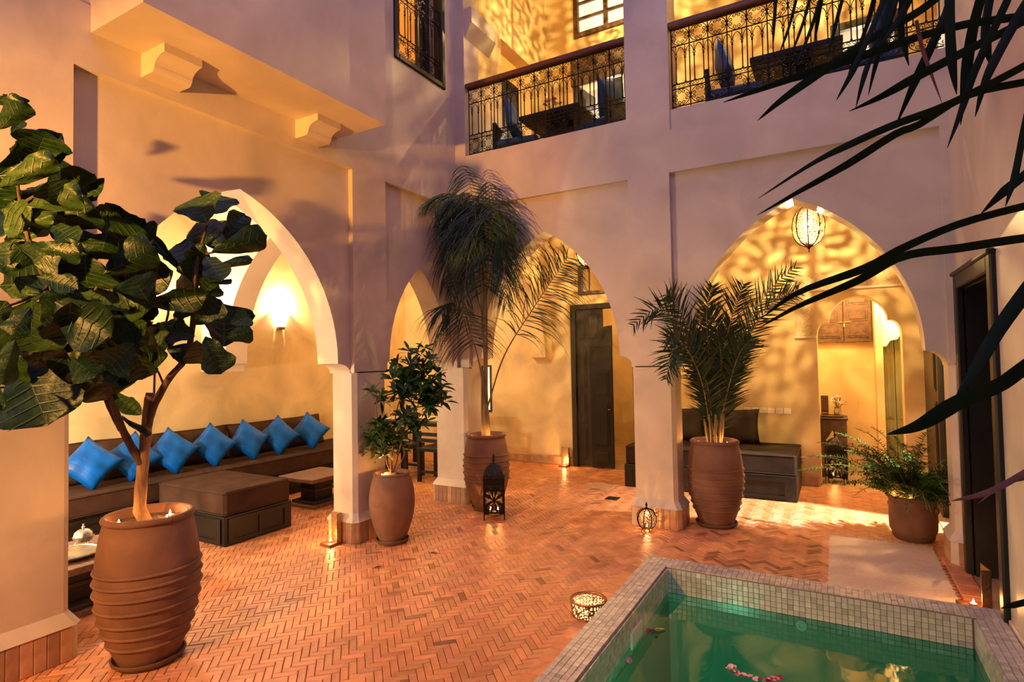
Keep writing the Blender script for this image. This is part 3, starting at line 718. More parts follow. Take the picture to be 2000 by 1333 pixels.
# ================================================================ cushions and seats
def pillow_mesh(name, mat, w, h, t, n=12, pinch=0.09, smooth='all', e=0.42):
    m = MB(); ids = {}
    for side in (1, -1):
        for i in range(n + 1):
            for j in range(n + 1):
                u, v = 2 * i / n - 1, 2 * j / n - 1
                edge = i in (0, n) or j in (0, n)
                if side == -1 and edge: ids[side, i, j] = ids[1, i, j]; continue
                th = t / 2 * (max(0, 1 - u * u) * max(0, 1 - v * v)) ** e + (0.004 * sin(7 * u + 3 * v * side) * (1 - u * u) if not edge else 0)
                x = w / 2 * u * (1 - pinch * (1 - v * v)); y = h / 2 * v * (1 - pinch * (1 - u * u))
                ids[side, i, j] = m.vert((x, y, side * th))
        for i in range(n):
            for j in range(n): m.face([ids[side, i, j], ids[side, i + 1, j], ids[side, i + 1, j + 1], ids[side, i, j + 1]][::side])
    return m.mesh(name, mat, smooth)
def pipe_mesh(w, h, pinch=0.09, n=10, r=0.006):
    pts = []
    for k in range(4):
        for i in range(n):
            u = 2 * i / n - 1
            p = [(u, -1), (1, u), (-u, 1), (-1, -u)][k]
            pts.append((w / 2 * p[0] * (1 - pinch * (1 - p[1] ** 2)), h / 2 * p[1] * (1 - pinch * (1 - p[0] ** 2)), 0))
    pts.append(pts[0])
    return MB().tube(pts, r, 5, False).mesh('piping', 'piping', 'all')
def mattress(name, label, cat, x0, x1, y0, y1, z0, z1, mat='suede', group=None):
    cx, cy = (x0 + x1) / 2, (y0 + y1) / 2
    t = thing(name, label, cat, (cx, cy, z0), 0, group)
    MB().bbox(x0 - cx, x1 - cx, y0 - cy, y1 - cy, 0, z1 - z0, 0.022).build('cushion', mat, t)
    for z in (0.012, z1 - z0 - 0.012):
        a, b = (x1 - x0) / 2, (y1 - y0) / 2; c = 0.025
        pts = [(-a + c, -b), (a - c, -b), (a, -b + c), (a, b - c), (a - c, b), (-a + c, b), (-a, b - c), (-a, -b + c), (-a + c, -b)]
        MB().tube([(x, y, z) for x, y in pts], 0.006, 5, False).build('piping', 'piping', t)
    return t
# long bench of the lounge
t = thing('lounge_bench', 'long low dark wood bench base along the lounge wall', 'bench', (-6.15, 4.2, 0))
MB().box(-0.39, 0.37, -2.2, 2.2, 0.0, 0.27).build('base', 'black_wood', t)
for k in range(4):
    y0 = -2.15 + k * 1.09
    m = MB()
    for (a, b, c, d) in ((y0, y0 + 1.02, 0.02, 0.06), (y0, y0 + 1.02, 0.20, 0.25), (y0, y0 + 0.06, 0.06, 0.20), (y0 + 0.96, y0 + 1.02, 0.06, 0.20)): m.box(0.37, 0.382, a, b, c, d)
    m.build('front_panel', 'black_wood', t)
mattress('seat_cushion', 'brown suede seat mattress at the near end of the lounge bench', 'cushion', -6.53, -5.76, 2.02, 3.655, 0.27, 0.46, group='lounge bench mattresses')
mattress('seat_cushion', 'brown suede seat mattress at the far end of the lounge bench', 'cushion', -6.53, -5.76, 3.665, 6.38, 0.27, 0.46, group='lounge bench mattresses')
bc = pillow_mesh('cushion', 'suede', 0.72, 0.42, 0.20, 12, 0.045); bp_ = pipe_mesh(0.72, 0.42, 0.045)
ords = ['nearest', 'second', 'third', 'fourth', 'fifth and farthest']
for k in range(5):
    y = 2.54 + 0.712 * k
    t = thing('back_cushion', 'wide brown suede back cushion on the lounge bench, %s from the viewer' % ords[k], 'cushion', (-6.40, y, 0.645), 0, 'brown back cushions')
    for nm, me in (('cover', bc), ('piping', bp_)):
        o = link(nm, me, t); orient(o, (0.02 * (-1) ** k, 1, 0.012 * (-1) ** k), (1, 0, 0.28), (0, 0, 0))
blue = pillow_mesh('cushion', 'blue_silk', 0.385, 0.385, 0.16, 14, 0.10)
ords = ['nearest the pier, first in the row', 'second in the row, behind the fig trunk', 'third in the row', 'fourth in the row', 'fifth in the row', 'sixth in the row', 'last in the row, at the far end']
for k, (x, y, yaw, rol) in enumerate([(-6.05, 2.70, -0.35, 0.75), (-6.10, 3.10, -0.2, 0.95), (-6.08, 3.47, -0.30, 0.72), (-6.08, 3.92, -0.25, 0.80), (-6.07, 4.36, -0.15, 0.70), (-6.06, 4.77, -0.4, 0.86), (-6.06, 5.26, -0.45, 0.74)]):
    o = link('blue_cushion', blue); tag(o, 'shiny blue silk cushion standing on its corner, %s' % ords[k], 'cushion', 'blue silk cushions')
    nz = Vector((cos(yaw), sin(yaw), 0.42)); ax = Vector((-sin(yaw), cos(yaw), 0)); up = nz.cross(ax)
    orient(o, ax * cos(rol) - up.normalized() * sin(rol), nz, (x, y, 0.46 + 0.225))
# ottoman
t = thing('ottoman', 'square ottoman in brown suede on a dark panelled wood base', 'ottoman', (-5.18, 3.455, 0))
MB().bbox(-0.515, 0.52, -0.35, 0.355, 0.0, 0.255, 0.006).build('base', 'black_wood', t)
for (axis, s) in (('x', 1), ('y', -1), ('y', 1)):
    m = MB(); L = 0.315 if axis == 'x' else 0.48
    for (a, b, c, d) in ((-L, L, 0.02, 0.05), (-L, L, 0.20, 0.235), (-L, -L + 0.05, 0.05, 0.20), (L - 0.05, L, 0.05, 0.20), (-0.012, 0.012, 0.05, 0.2)):
        if axis == 'x': m.box(0.52, 0.532, a, b, c, d)
        else: m.box(a, b, s * 0.358 - 0.006, s * 0.358 + 0.006, c, d)
    m.build('side_panel', 'black_wood', t)
MB().bbox(-0.51, 0.515, -0.345, 0.35, 0.255, 0.465, 0.024).build('cushion', 'suede', t)
for z in (0.268, 0.452):
    a, b, c = 0.513, 0.348, 0.025
    MB().tube([(x, y, z) for x, y in [(-a + c, -b), (a - c, -b), (a, -b + c), (a, b - c), (a - c, b), (-a + c, b), (-a, b - c), (-a, -b + c), (-a + c, -b)]], 0.006, 5, False).build('piping', 'piping', t)
# low tables
def low_table(label, x0, x1, y0, y1, h):
    cx, cy = (x0 + x1) / 2, (y0 + y1) / 2; a, b = (x1 - x0) / 2, (y1 - y0) / 2
    t = thing('low_table', label, 'table', (cx, cy, 0))
    MB().bbox(-a, a, -b, b, h - 0.045, h, 0.005).build('table_top', 'table_wood', t)
    MB().bbox(-a + 0.06, a - 0.06, -b + 0.06, b - 0.06, 0, 0.035, 0.004).build('foot', 'table_wood', t)
    MB().bbox(-a + 0.10, a - 0.10, -b + 0.10, b - 0.10, 0.035, 0.065, 0.004).build('foot_step', 'dark_wood', t)
    MB().bbox(-a * 0.42, a * 0.42, -b * 0.42, b * 0.42, 0.065, h - 0.045, 0.004).build('stem', 'black_wood', t)
    MB().bbox(-a * 0.46, a * 0.46, -b * 0.46, b * 0.46, h * 0.46, h * 0.56, 0.004).build('stem_band', 'dark_wood', t)
    return t
low_table('low square wooden table with block foot beside the ottoman', -5.43, -4.88, 4.26, 4.86, 0.335)
low_table('low wooden table behind the fig urn carrying a silver tray', -4.84, -4.16, 1.42, 2.22, 0.335)
t = thing('round_tray', 'round engraved silver tray on the low table behind the fig urn', 'tray', (-4.44, 1.86, 0.335))
MB().lathe([(0, 0.006), (0.13, 0.006), (0.165, 0.03), (0.175, 0.032), (0.17, 0.024), (0.13, 0.0), (0, 0.0)], 32, cap=False).build('dish', 'silver', t, True)
MB().tube([(0.17 * cos(2 * pi * k / 32), 0.17 * sin(2 * pi * k / 32), 0.031) for k in range(33)], 0.006, 6).build('rim', 'silver', t)
t = thing('sugar_bowl', 'small lidded silver bowl on three feet behind the tray', 'bowl', (-4.62, 2.02, 0.335))
MB().lathe([(0.02, 0.03), (0.05, 0.04), (0.062, 0.065), (0.066, 0.07), (0, 0.07)], 20, cap=False).build('bowl', 'silver', t, True)
MB().lathe([(0.06, 0.072), (0.052, 0.10), (0.03, 0.118), (0, 0.122)], 20, cap=False).build('lid', 'silver', t, True)
MB().lathe([(0.006, 0.12), (0.012, 0.135), (0.004, 0.145), (0.007, 0.152), (0, 0.16)], 10).build('knob', 'silver', t, True)
for k in range(3):
    a = 2 * pi * k / 3
    MB().tube([(0.03 * cos(a), 0.03 * sin(a), 0.04), (0.05 * cos(a), 0.05 * sin(a), 0.02), (0.045 * cos(a), 0.045 * sin(a), 0.0)], 0.005, 6).build('foot', 'silver', t)
# gallery bench
t = thing('gallery_bench', 'dark panelled bench against the gallery wall in the wide arch', 'bench', (-1.35, 7.28, 0))
MB().bbox(-0.95, 0.95, -0.47, 0.45, 0.0, 0.275, 0.006).build('base', 'black_wood', t)
for k in range(2):
    x0 = -0.90 + k * 0.92; m = MB()
    for (a, b, c, d) in ((x0, x0 + 0.86, 0.03, 0.06), (x0, x0 + 0.86, 0.21, 0.245), (x0, x0 + 0.05, 0.06, 0.21), (x0 + 0.81, x0 + 0.86, 0.06, 0.21)): m.box(a, b, -0.482, -0.47, c, d)
    m.build('front_panel', 'black_wood', t)
mattress('seat_cushion', 'grey brown velvet mattress on the gallery bench', 'cushion', -2.29, -0.395, 6.83, 7.74, 0.277, 0.495, 'suede_grey')
gp = pillow_mesh('cushion', 'suede_grey', 0.66, 0.44, 0.18, 12, 0.07)
for x, lb in ((-1.16, 'large dark grey pillow on the gallery bench, right of the palm'), (-1.80, 'large dark grey pillow on the gallery bench by the pier')):
    o = link('pillow', gp); tag(o, lb, 'pillow', 'gallery bench pillows'); orient(o, (1, 0.03, 0.03), (0, -1, 0.35), (x, 7.55, 0.70))
# ================================================================ doors, windows, balcony ironwork
def panel_door(w, h, parent, mat, panels, th=0.045, name='leaf', loc=(0, 0, 0), rz=0.0, arch=0.0):
    """door leaf in the local x-z plane, x from 0 to w, with raised panels on both faces"""
    o = MB().bbox(0, w, -th / 2, th / 2, 0, h, 0.004).build(name, mat, parent, loc=loc, rot=(0, 0, rz))
    for (x0, x1, z0, z1) in panels:
        for s in (-1, 1):
            m = MB(); y0 = s * th / 2
            m.bbox(x0, x1, min(y0, y0 + s * 0.008), max(y0, y0 + s * 0.008), z0, z1, 0.003)
            f = 0.022; m.bbox(x0 + f, x1 - f, min(y0, y0 + s * 0.016), max(y0, y0 + s * 0.016), z0 + f, z1 - f, 0.006)
            m.build('panel', mat, o)
    return o
def frame(parent, x0, x1, z1, w, y0, y1, mat, name='door_frame', sill=None):
    m = MB(); m.bbox(x0, x0 + w, y0, y1, sill or 0, z1, 0.006); m.bbox(x1 - w, x1, y0, y1, sill or 0, z1, 0.006); m.bbox(x0 + w, x1 - w, y0, y1, z1 - w, z1, 0.006)
    if sill is not None: m.bbox(x0 + w, x1 - w, y0, y1, sill, sill + w, 0.006)
    return m.build(name, mat, parent)
# gallery door: left leaf with a small lobed inner door, right leaf folded inwards
d = struct(thing('door_1', 'tall dark carved double door standing open in the gallery wall', 'door', (-3.385, YF - 0.03, 0)))
frame(d, 0, 1.0, 2.36, 0.075, -0.03, 0.10, 'door_wood')
panel_door(0.41, 2.27, d, 'door_wood', [(0.05, 0.15, 1.83, 2.2), (0.18, 0.37, 1.83, 2.2), (0.05, 0.15, 1.12, 1.75), (0.05, 0.15, 0.62, 1.05), (0.05, 0.15, 0.08, 0.55), (0.18, 0.37, 1.30, 1.75)], loc=(0.075, 0.03, 0.015))
lf = panel_door(0.33, 1.72, d, 'black_wood', [(0.05, 0.28, 1.02, 1.38), (0.05, 0.28, 0.30, 0.95), (0.05, 0.28, 0.06, 0.24)], loc=(0.30, -0.012, 0.015), name='wicket')
m = MB(); prof = [(0, 1.72), (0.03, 1.76), (0.045, 1.82), (0.075, 1.86)] + [(0.075 + 0.255 * (1 - cos(pi / 2 * k / 8)), 1.86 + 0.16 * sin(pi / 2 * k / 8)) for k in range(1, 9)] + [(0.33, 1.72)]
m.extr([(x, z - 0.0) for x, z in prof], lambda p: (p[0], -0.0225, p[1]), lambda p: (p[0], 0.0225, p[1])); m.build('wicket_head', 'black_wood', lf)
MB().tube([(0.30, -0.02, 0.83), (0.30, -0.05, 0.83), (0.27, -0.055, 0.83)], 0.007, 6).build('handle', 'brass_sheet', lf)
lf = panel_door(0.42, 2.27, d, 'black_wood', [(0.05, 0.37, 1.3, 2.2), (0.05, 0.37, 0.1, 1.2)], loc=(0.925, 0.05, 0.015), rz=radians(86))
MB().tube([(0.36, 0.03, 0.86), (0.36, 0.07, 0.86), (0.30, 0.075, 0.86)], 0.008, 6).build('handle', 'silver', lf)
o = MB().box(-2.95, -2.35, 9.4, 9.9, 0.22, 0.30).build('bed_bench', 'black_wood'); tag(o, 'dark bench in the bedroom seen past the open gallery door', 'bench')
MB().box(-2.90, -2.84, 9.45, 9.85, 0.0, 0.22).build('leg', 'black_wood', o); MB().box(-2.46, -2.40, 9.45, 9.85, 0.0, 0.22).build('leg', 'black_wood', o)
# fanlight over the gallery door
w1 = struct(thing('window_1', 'small wooden fanlight above the gallery door', 'window', (-3.26, YF, 2.50)))
frame(w1, 0, 0.56, 0.44, 0.05, -0.035, 0.06, 'carved_wood', 'window_frame', 0.0)
MB().box(0.16, 0.175, -0.01, 0.02, 0.05, 0.39).build('mullion', 'carved_wood', w1)
MB().box(0.05, 0.51, 0.03, 0.036, 0.05, 0.39).build('pane', 'glass_pane', w1)
# barred window low in the far wall
w2 = struct(thing('window_2', 'narrow lit window with scrolled grille behind the tall palm', 'window', (-5.09, YF, 0.74)))
frame(w2, 0, 0.30, 0.75, 0.03, -0.02, 0.05, 'door_wood', 'window_frame', 0.0)
MB().box(0.03, 0.27, 0.10, 0.11, 0.03, 0.72).build('pane', 'window_pale', w2)

# scroll ironwork modules, drawn in local x-z
def spiral(mb, cx, cz, r, a0, turns, sgn, k=10, th=0.0036):
    pts = []
    n = int(k * turns) + 2
    for i in range(n + 1):
        f = i / n; a = a0 + sgn * 2 * pi * turns * f; rr = r * (1 - 0.86 * f)
        pts.append((cx + rr * cos(a), 0, cz + rr * sin(a)))
    mb.tube(pts, th, 4)
MOD = 0.166
m = MB()
for k in range(8):
    a = 2 * pi * k / 8 + pi / 8; spiral(m, 0.056 * cos(a), 0.056 * sin(a), 0.021, a, 1.3, 1 if k % 2 else -1, 9)
m.tube([(0.078 * cos(2 * pi * k / 24), 0, 0.078 * sin(2 * pi * k / 24)) for k in range(25)], 0.0036, 4, False)
ring_me = m.mesh('scroll_ring', 'iron')
m = MB(); m.tube([(0, 0, 0.0), (0, 0, 0.26)], 0.0055, 6); m.tube([(0, 0, 0.26), (0, 0, 0.36)], 0.004, 6)
m.lathe([(0.004, 0.225), (0.011, 0.24), (0.004, 0.255)], 8); m.lathe([(0.004, 0.0), (0.010, 0.012), (0.004, 0.024)], 8)
for s in (-1, 1):
    m.tube([(0, 0, 0.25), (s * 0.013, 0, 0.265), (s * 0.006, 0, 0.282), (s * 0.012, 0, 0.31), (s * 0.026, 0, 0.335), (s * 0.0415, 0, 0.345)], 0.0036, 4)
bal_me = m.mesh('baluster', 'iron')
m = MB()
for k in range(4): spiral(m, -0.0622 + k * 0.0415, 0.0, 0.019, pi, 1.2, -1, 9, 0.003)
bord_me = m.mesh('scroll_border', 'iron')
def iron_panel(parent, L, z0, y=0.0, rows=('ring', 'border', 'bal', 'ring'), rz=0.0, origin=(0, 0)):
    """fills a strip of length L from z0 upwards with scroll modules; returns the top height"""
    n = max(1, round(L / MOD)); s = L / (n * MOD); z = z0
    def put(nm, me, x, zz):
        c, sn = cos(rz), sin(rz)
        o = link(nm, me, parent, (origin[0] + x * c, origin[1] + x * sn + y, zz), (0, 0, rz)); o.scale.x = s
    def bar(zz, r=0.0055):
        c, sn = cos(rz), sin(rz)
        MB().tube([(origin[0], origin[1] + y, zz), (origin[0] + L * c, origin[1] + L * sn + y, zz)], r, 6).build('rail', 'iron', parent)
    bar(z)
    for row in rows:
        h = {'ring': 0.168, 'border': 0.044, 'bal': 0.362}[row]
        for k in range(n):
            x = (k + 0.5) * MOD * s
            if row == 'ring': put('scroll_ring', ring_me, x, z + h / 2)
            elif row == 'border': put('scroll_border', bord_me, x, z + h / 2)
            else:
                put('baluster', bal_me, x - MOD * s / 4, z); put('baluster', bal_me, x + MOD * s / 4, z)
        z += h; bar(z)
    for k in range(n + 1):
        c, sn = cos(rz), sin(rz); x = k * MOD * s
        MB().tube([(origin[0] + x * c, origin[1] + x * sn + y, z0 - 0.035), (origin[0] + x * c, origin[1] + x * sn + y, z)], 0.006, 6).build('post', 'iron', parent)
    return z
for x0, x1, lb in ((-3.555, -1.705, 'wrought iron scroll railing with wooden handrail on the left balcony'), (-1.262, 1.06, 'wrought iron scroll railing with wooden handrail on the right balcony')):
    t = thing('balcony_railing', lb, 'railing', (x0, YB + 0.06, 3.89), 0, 'balcony railings')
    zt = iron_panel(t, x1 - x0, 0.035)
    MB().bbox(-0.02, x1 - x0 + 0.005, -0.055, 0.045, zt + 0.002, zt + 0.055, 0.010).build('handrail', 'rail_wood', t)
w3 = struct(thing('window_3', 'dark framed upper window with scrolled iron bars', 'window', (XL - 0.012, wy0, wz0)))
m = MB(); WY, WZ = wy1 - wy0, wz1 - wz0
for (a, b, c, dd) in ((0, 0.06, 0, WZ), (WY - 0.06, WY, 0, WZ), (0.06, WY - 0.06, 0, 0.06), (0.06, WY - 0.06, WZ - 0.06, WZ)): m.bbox(-0.10, 0.022, a, b, c, dd, 0.008)
m.build('window_frame', 'black_wood', w3)
iron_panel(w3, WY - 0.12, 0.075, 0.0, ('ring', 'border', 'bal', 'border', 'ring'), pi / 2, (-0.02, 0.06))
for yy in (0.60, 0.66): MB().box(-0.22, -0.18, yy, yy + 0.05, 0.02, WZ).build('casement_stile', 'black_wood', w3)
MB().box(-0.205, -0.198, 0.72, WY + 0.3, 0.02, WZ).build('shutter', 'door_wood', w3)
# upper window of the balcony wall
w4 = struct(thing('window_4', 'wooden framed window with small panes high on the balcony wall', 'window', (-3.24, U0, 6.32)))
frame(w4, 0, 0.98, 0.95, 0.07, -0.04, 0.05, 'carved_wood', 'window_frame', 0.0)
MB().box(0.46, 0.52, -0.02, 0.03, 0.07, 0.88).build('mullion', 'carved_wood', w4)
for z in (0.27, 0.50, 0.72):
    for x0, x1 in ((0.07, 0.46), (0.52, 0.91)): MB().box(x0, x1, -0.015, 0.02, z, z + 0.035).build('glazing_bar', 'carved_wood', w4)
MB().box(0.07, 0.91, 0.03, 0.036, 0.07, 0.88).build('pane', 'window_pale', w4)
# balcony doors
d2 = struct(thing('door_2', 'dark balcony doorway with a carved head behind the left railing', 'door', (-3.27, U0 - 0.02, 3.76)))
frame(d2, 0, 0.87, 2.20, 0.09, -0.02, 0.06, 'door_wood')
MB().bbox(-0.02, 0.89, -0.05, 0.0, 1.83, 2.22, 0.006).build('door_head', 'carved_wood', d2)
panel_door(0.36, 1.80, d2, 'door_wood', [(0.04, 0.32, 1.0, 1.7), (0.04, 0.32, 0.1, 0.9)], loc=(0.10, 0.05, 0.0), rz=radians(78))
d6 = struct(thing('door_6', 'dark door leaf in the side doorway of the left balcony', 'door', (-3.78, 6.40, 3.76)))
panel_door(0.56, 1.62, d6, 'black_wood', [(0.06, 0.50, 0.9, 1.5), (0.06, 0.50, 0.1, 0.8)], rz=pi / 2)
d3 = struct(thing('door_3', 'dark balcony doorway behind the right railing', 'door', (0.06, U0 - 0.02, 3.76)))
frame(d3, 0, 0.72, 1.74, 0.09, -0.02, 0.06, 'door_wood')
# right-hand courtyard door
d4 = struct(thing('door_4', 'tall dark doorway in the right courtyard wall, leaf opened inwards', 'door', (XR, dy0, 0)))
m = MB(); Wd = dy1 - dy0
for (a, b, c, e) in ((-0.075, 0.02, -0.0, DZ + 0.085), (Wd - 0.02, Wd + 0.075, 0, DZ + 0.085), (0.02, Wd - 0.02, DZ - 0.02, DZ + 0.085)): m.bbox(-0.03, 0.02, a, b, c, e, 0.010)
m.bbox(-0.045, 0.0, -0.09, Wd + 0.09, DZ + 0.075, DZ + 0.105, 0.008)
m.build('door_frame', 'black_wood', d4)
m = MB(); m.box(0.02, 0.30, Wd - 0.035, Wd, 0.012, DZ); m.box(0.02, 0.30, 0.0, 0.03, 0.012, DZ); m.box(0.02, 0.30, 0.03, Wd - 0.035, DZ - 0.03, DZ); m.build('jamb_lining', 'black_wood', d4)
panel_door(0.86, 1.98, d4, 'black_wood', [(0.10, 0.76, 1.1, 1.85), (0.10, 0.76, 0.12, 1.0)], loc=(0.26, Wd - 0.07, 0.02), rz=radians(4))
# dark door leaf at the gallery end
d5 = struct(thing('door_5', 'dark door leaf folded against the gallery end wall', 'door', (0.865, 6.76, 0)))
panel_door(0.95, 2.15, d5, 'black_wood', [(0.12, 0.83, 1.2, 2.0), (0.12, 0.83, 0.15, 1.1)], rz=pi / 2)
# lobby: carved plaster surround, cupboard, painted door, console
m = MB(); y0, y1 = YF - 0.025, YF + 0.01
m.bbox(-0.415, 0.79, y0, y1, 2.36, 2.545, 0.004); m.bbox(-0.415, -0.245, y0, y1, 1.80, 2.36, 0.004)
tr = struct(m.build('trim_1', 'plaster_carved'))
MB().bbox(-0.43, 0.80, y0 - 0.012, y1, 2.335, 2.36, 0.004).build('moulding', 'plaster_white', tr); MB().bbox(-0.43, -0.20, y0 - 0.012, y1, 1.775, 1.80, 0.004).build('moulding', 'plaster_white', tr)
t = thing('wall_cupboard', 'carved dark wooden cupboard doors high in the lobby wall', 'cupboard', (-0.22, 8.97, 1.73))
for x0 in (0.0, 0.325):
    panel_door(0.32, 0.78, t, 'carved_wood', [(0.04, 0.28, 0.06, 0.22), (0.04, 0.28, 0.28, 0.44), (0.04, 0.28, 0.50, 0.66)], loc=(x0, -0.03, 0))
MB().tube([(0.25, -0.062, 0.27), (0.42, -0.062, 0.27)], 0.006, 6).build('latch', 'brass_sheet', t)
MB().lathe([(0.004, 0.26), (0.012, 0.22), (0.004, 0.20)], 8, (0.33, -0.066)).build('padlock', 'silver', t)
t = thing('painted_door', 'olive green arched panel door in the lobby', 'door', (0.53, 8.96, 0))
panel_door(0.13, 2.0, t, 'green_wood', [(0.02, 0.11, 1.55, 1.85), (0.02, 0.11, 0.72, 1.48), (0.02, 0.11, 0.1, 0.65)], loc=(0, -0.03, 0)); panel_door(0.31, 2.0, t, 'green_wood', [(0.04, 0.27, 1.60, 1.9), (0.04, 0.27, 0.72, 1.50), (0.04, 0.27, 0.1, 0.65)], loc=(0.135, -0.03, 0))
# lobed valance over the painted door
m = MB(); pts = [(0.52, 2.75), (0.98, 2.75), (0.98, 1.98)] + [(0.98 - 0.20 * (1 - cos(pi / 2 * k / 6)), 1.98 - 0.12 * sin(pi / 2 * k / 6)) for k in range(1, 7)] + [(0.72, 1.82), (0.68, 1.75), (0.60, 1.73), (0.56, 1.66), (0.52, 1.66)]
m.extr(pts, lambda p: (p[0], 8.60, p[1]), lambda p: (p[0], 8.72, p[1]))
struct(m.build('trim_2', 'plaster_white'))
t = thing('console_table', 'tall narrow carved console table inside the lobby arch', 'table', (-0.065, 8.52, 0))
MB().bbox(-0.175, 0.175, -0.19, 0.19, 0.735, 0.765, 0.006).build('table_top', 'dark_wood', t)
for (a, b) in ((0, -1), (1, -1)):
    m = MB(); prof = [(-0.155, 0.0), (-0.105, 0.0), (-0.10, 0.28), (-0.075, 0.42), (-0.09, 0.46), (-0.04, 0.53), (0, 0.60), (0.04, 0.53), (0.09, 0.46), (0.075, 0.42), (0.10, 0.28), (0.105, 0.0), (0.155, 0.0), (0.155, 0.735), (-0.155, 0.735)]
    yy = -0.17 if a == 0 else 0.16
    m.extr(prof, lambda p: (p[0], yy, p[1]), lambda p: (p[0], yy + 0.02, p[1])); m.build('carved_side', 'carved_wood', t)
for sx in (-1, 1): MB().box(sx * 0.15 - 0.01, sx * 0.15 + 0.01, -0.16, 0.17, 0.05, 0.735).build('carved_side', 'carved_wood', t)
def bouquet(label, loc, n, r, vase_r, cols, group=None):
    t = thing('flower_vase', label, 'flowers', loc); rr = random.Random(n)
    MB().lathe([(0.0, 0), (vase_r * 0.8, 0), (vase_r, 0.05), (vase_r * 0.75, 0.09), (vase_r * 0.9, 0.11), (vase_r * 0.86, 0.11), (0, 0.09)], 18, cap=False).build('vase', 'silver', t, True)
    for k in range(n):
        a, e = rr.uniform(0, 2 * pi), rr.uniform(0.15, 1.35); p = Vector((cos(a) * cos(e), sin(a) * cos(e), sin(e))) * r * rr.uniform(0.75, 1.0) + Vector((0, 0, 0.14))
        m = MB()
        for i in range(7):
            b = 2 * pi * i / 7; q = Vector((cos(b), sin(b), 0.5)) * r * 0.28
            m.poly([(0, 0, 0), tuple(q + Vector((-q.y, q.x, 0)) * 0.35), tuple(q * 1.25), tuple(q - Vector((-q.y, q.x, 0)) * 0.35)])
        o = m.build('blossom', rr.choice(cols), t, loc=p); o.rotation_euler = (rr.uniform(-0.6, 0.6), rr.uniform(-0.6, 0.6), a)
        MB().tube([(0, 0, 0.08), tuple(p)], 0.0025, 4).build('stem', 'shrub_leaf', t)
    for k in range(n // 2):
        a = rr.uniform(0, 2 * pi); p = Vector((cos(a) * r * 0.8, sin(a) * r * 0.8, 0.12 + rr.uniform(0, 0.06))); d = Vector((cos(a), sin(a), 0.3)) * r * 0.5; s = Vector((-sin(a), cos(a), 0)) * r * 0.2
        m = MB(); m.poly([tuple(p), tuple(p + d * 0.5 + s), tuple(p + d), tuple(p + d * 0.5 - s)]); m.build('leaf', 'shrub_leaf', t)
bouquet('small vase of pink and white flowers on the lobby console', (0.0, 8.47, 0.785), 16, 0.10, 0.05, ['petal_pink', 'petal_pale', 'wax'])
o = MB().bbox(-0.19, 0.06, 8.36, 8.56, 0.766, 0.784, 0.003).build('tray', 'dark_wood'); tag(o, 'flat dark tray under the flowers on the console', 'tray')
MB().tube([(-0.19, 8.36, 0.786), (0.06, 8.36, 0.786), (0.06, 8.56, 0.786), (-0.19, 8.56, 0.786), (-0.19, 8.36, 0.786)], 0.005, 5).build('tray_edge', 'copper', o)
o = MB().bbox(-0.185, -0.10, 8.42, 8.46, 0.785, 1.04, 0.004).build('menu_holder', 'carved_wood'); tag(o, 'upright dark brown folder beside the lobby flowers', 'folder')
MB().bbox(-0.18, -0.105, 8.412, 8.42, 0.79, 0.82, 0.003).build('foot', 'copper', o)
# switch plates
pl = MB().bbox(-0.041, 0.041, -0.008, 0.004, -0.035, 0.035, 0.004).mesh('plate', 'white_plastic')
rk = MB().bbox(-0.022, 0.022, -0.011, -0.006, -0.014, 0.014, 0.003).mesh('rocker', 'wax')
for k in range(6):
    t = thing('switch_plate', 'pale switch plate in the row of six above the gallery bench', 'switch', (-0.99 + k * 0.091, YF - 0.004, 0.885), 0, 'row of six switch plates')
    link('plate', pl, t); link('rocker', rk, t)
# dining set in the gallery corner
t = thing('dining_table', 'dark dining table with a pale runner seen through the narrow arch', 'table', (-5.10, 6.70, 0))
MB().bbox(-0.75, 0.62, -0.45, 0.45, 0.68, 0.73, 0.006).build('table_top', 'black_wood', t)
for sx in (-0.68, 0.55):
    for sy in (-0.38, 0.38): MB().bbox(sx - 0.035, sx + 0.035, sy - 0.035, sy + 0.035, 0, 0.68, 0.004).build('leg', 'black_wood', t)
o = MB().bbox(-5.85, -4.46, 6.42, 6.98, 0.732, 0.742, 0.002).build('table_runner', 'plaster_white'); tag(o, 'pale cloth runner on the dining table in the corner', 'tablecloth')
def dining_chair(label, loc, rz):
    t = thing('dining_chair', label, 'chair', loc, rz, 'dining chairs')
    MB().bbox(-0.20, 0.20, -0.20, 0.20, 0.40, 0.45, 0.006).build('seat', 'black_wood', t)
    for sx in (-1, 1):
        for sy in (-1, 1): MB().bbox(sx * 0.175 - 0.022, sx * 0.175 + 0.022, sy * 0.175 - 0.022, sy * 0.175 + 0.022, 0, 0.40 if sy > 0 else 0.66, 0.003).build('leg', 'black_wood', t)
    for z in (0.52, 0.60): MB().box(-0.16, 0.16, -0.185, -0.165, z, z + 0.045).build('back_slat', 'black_wood', t)
    for s in (-1, 1): MB().box(-0.17, 0.17, s * 0.175 - 0.012, s * 0.175 + 0.012, 0.12, 0.15).build('stretcher', 'black_wood', t)
dining_chair('dark wooden chair at the dining table, the one beside the narrow arch pier', (-4.62, 6.12, 0), 0)
dining_chair('dark wooden chair at the dining table, the one behind the leafy shrub', (-5.18, 6.10, 0), 0)
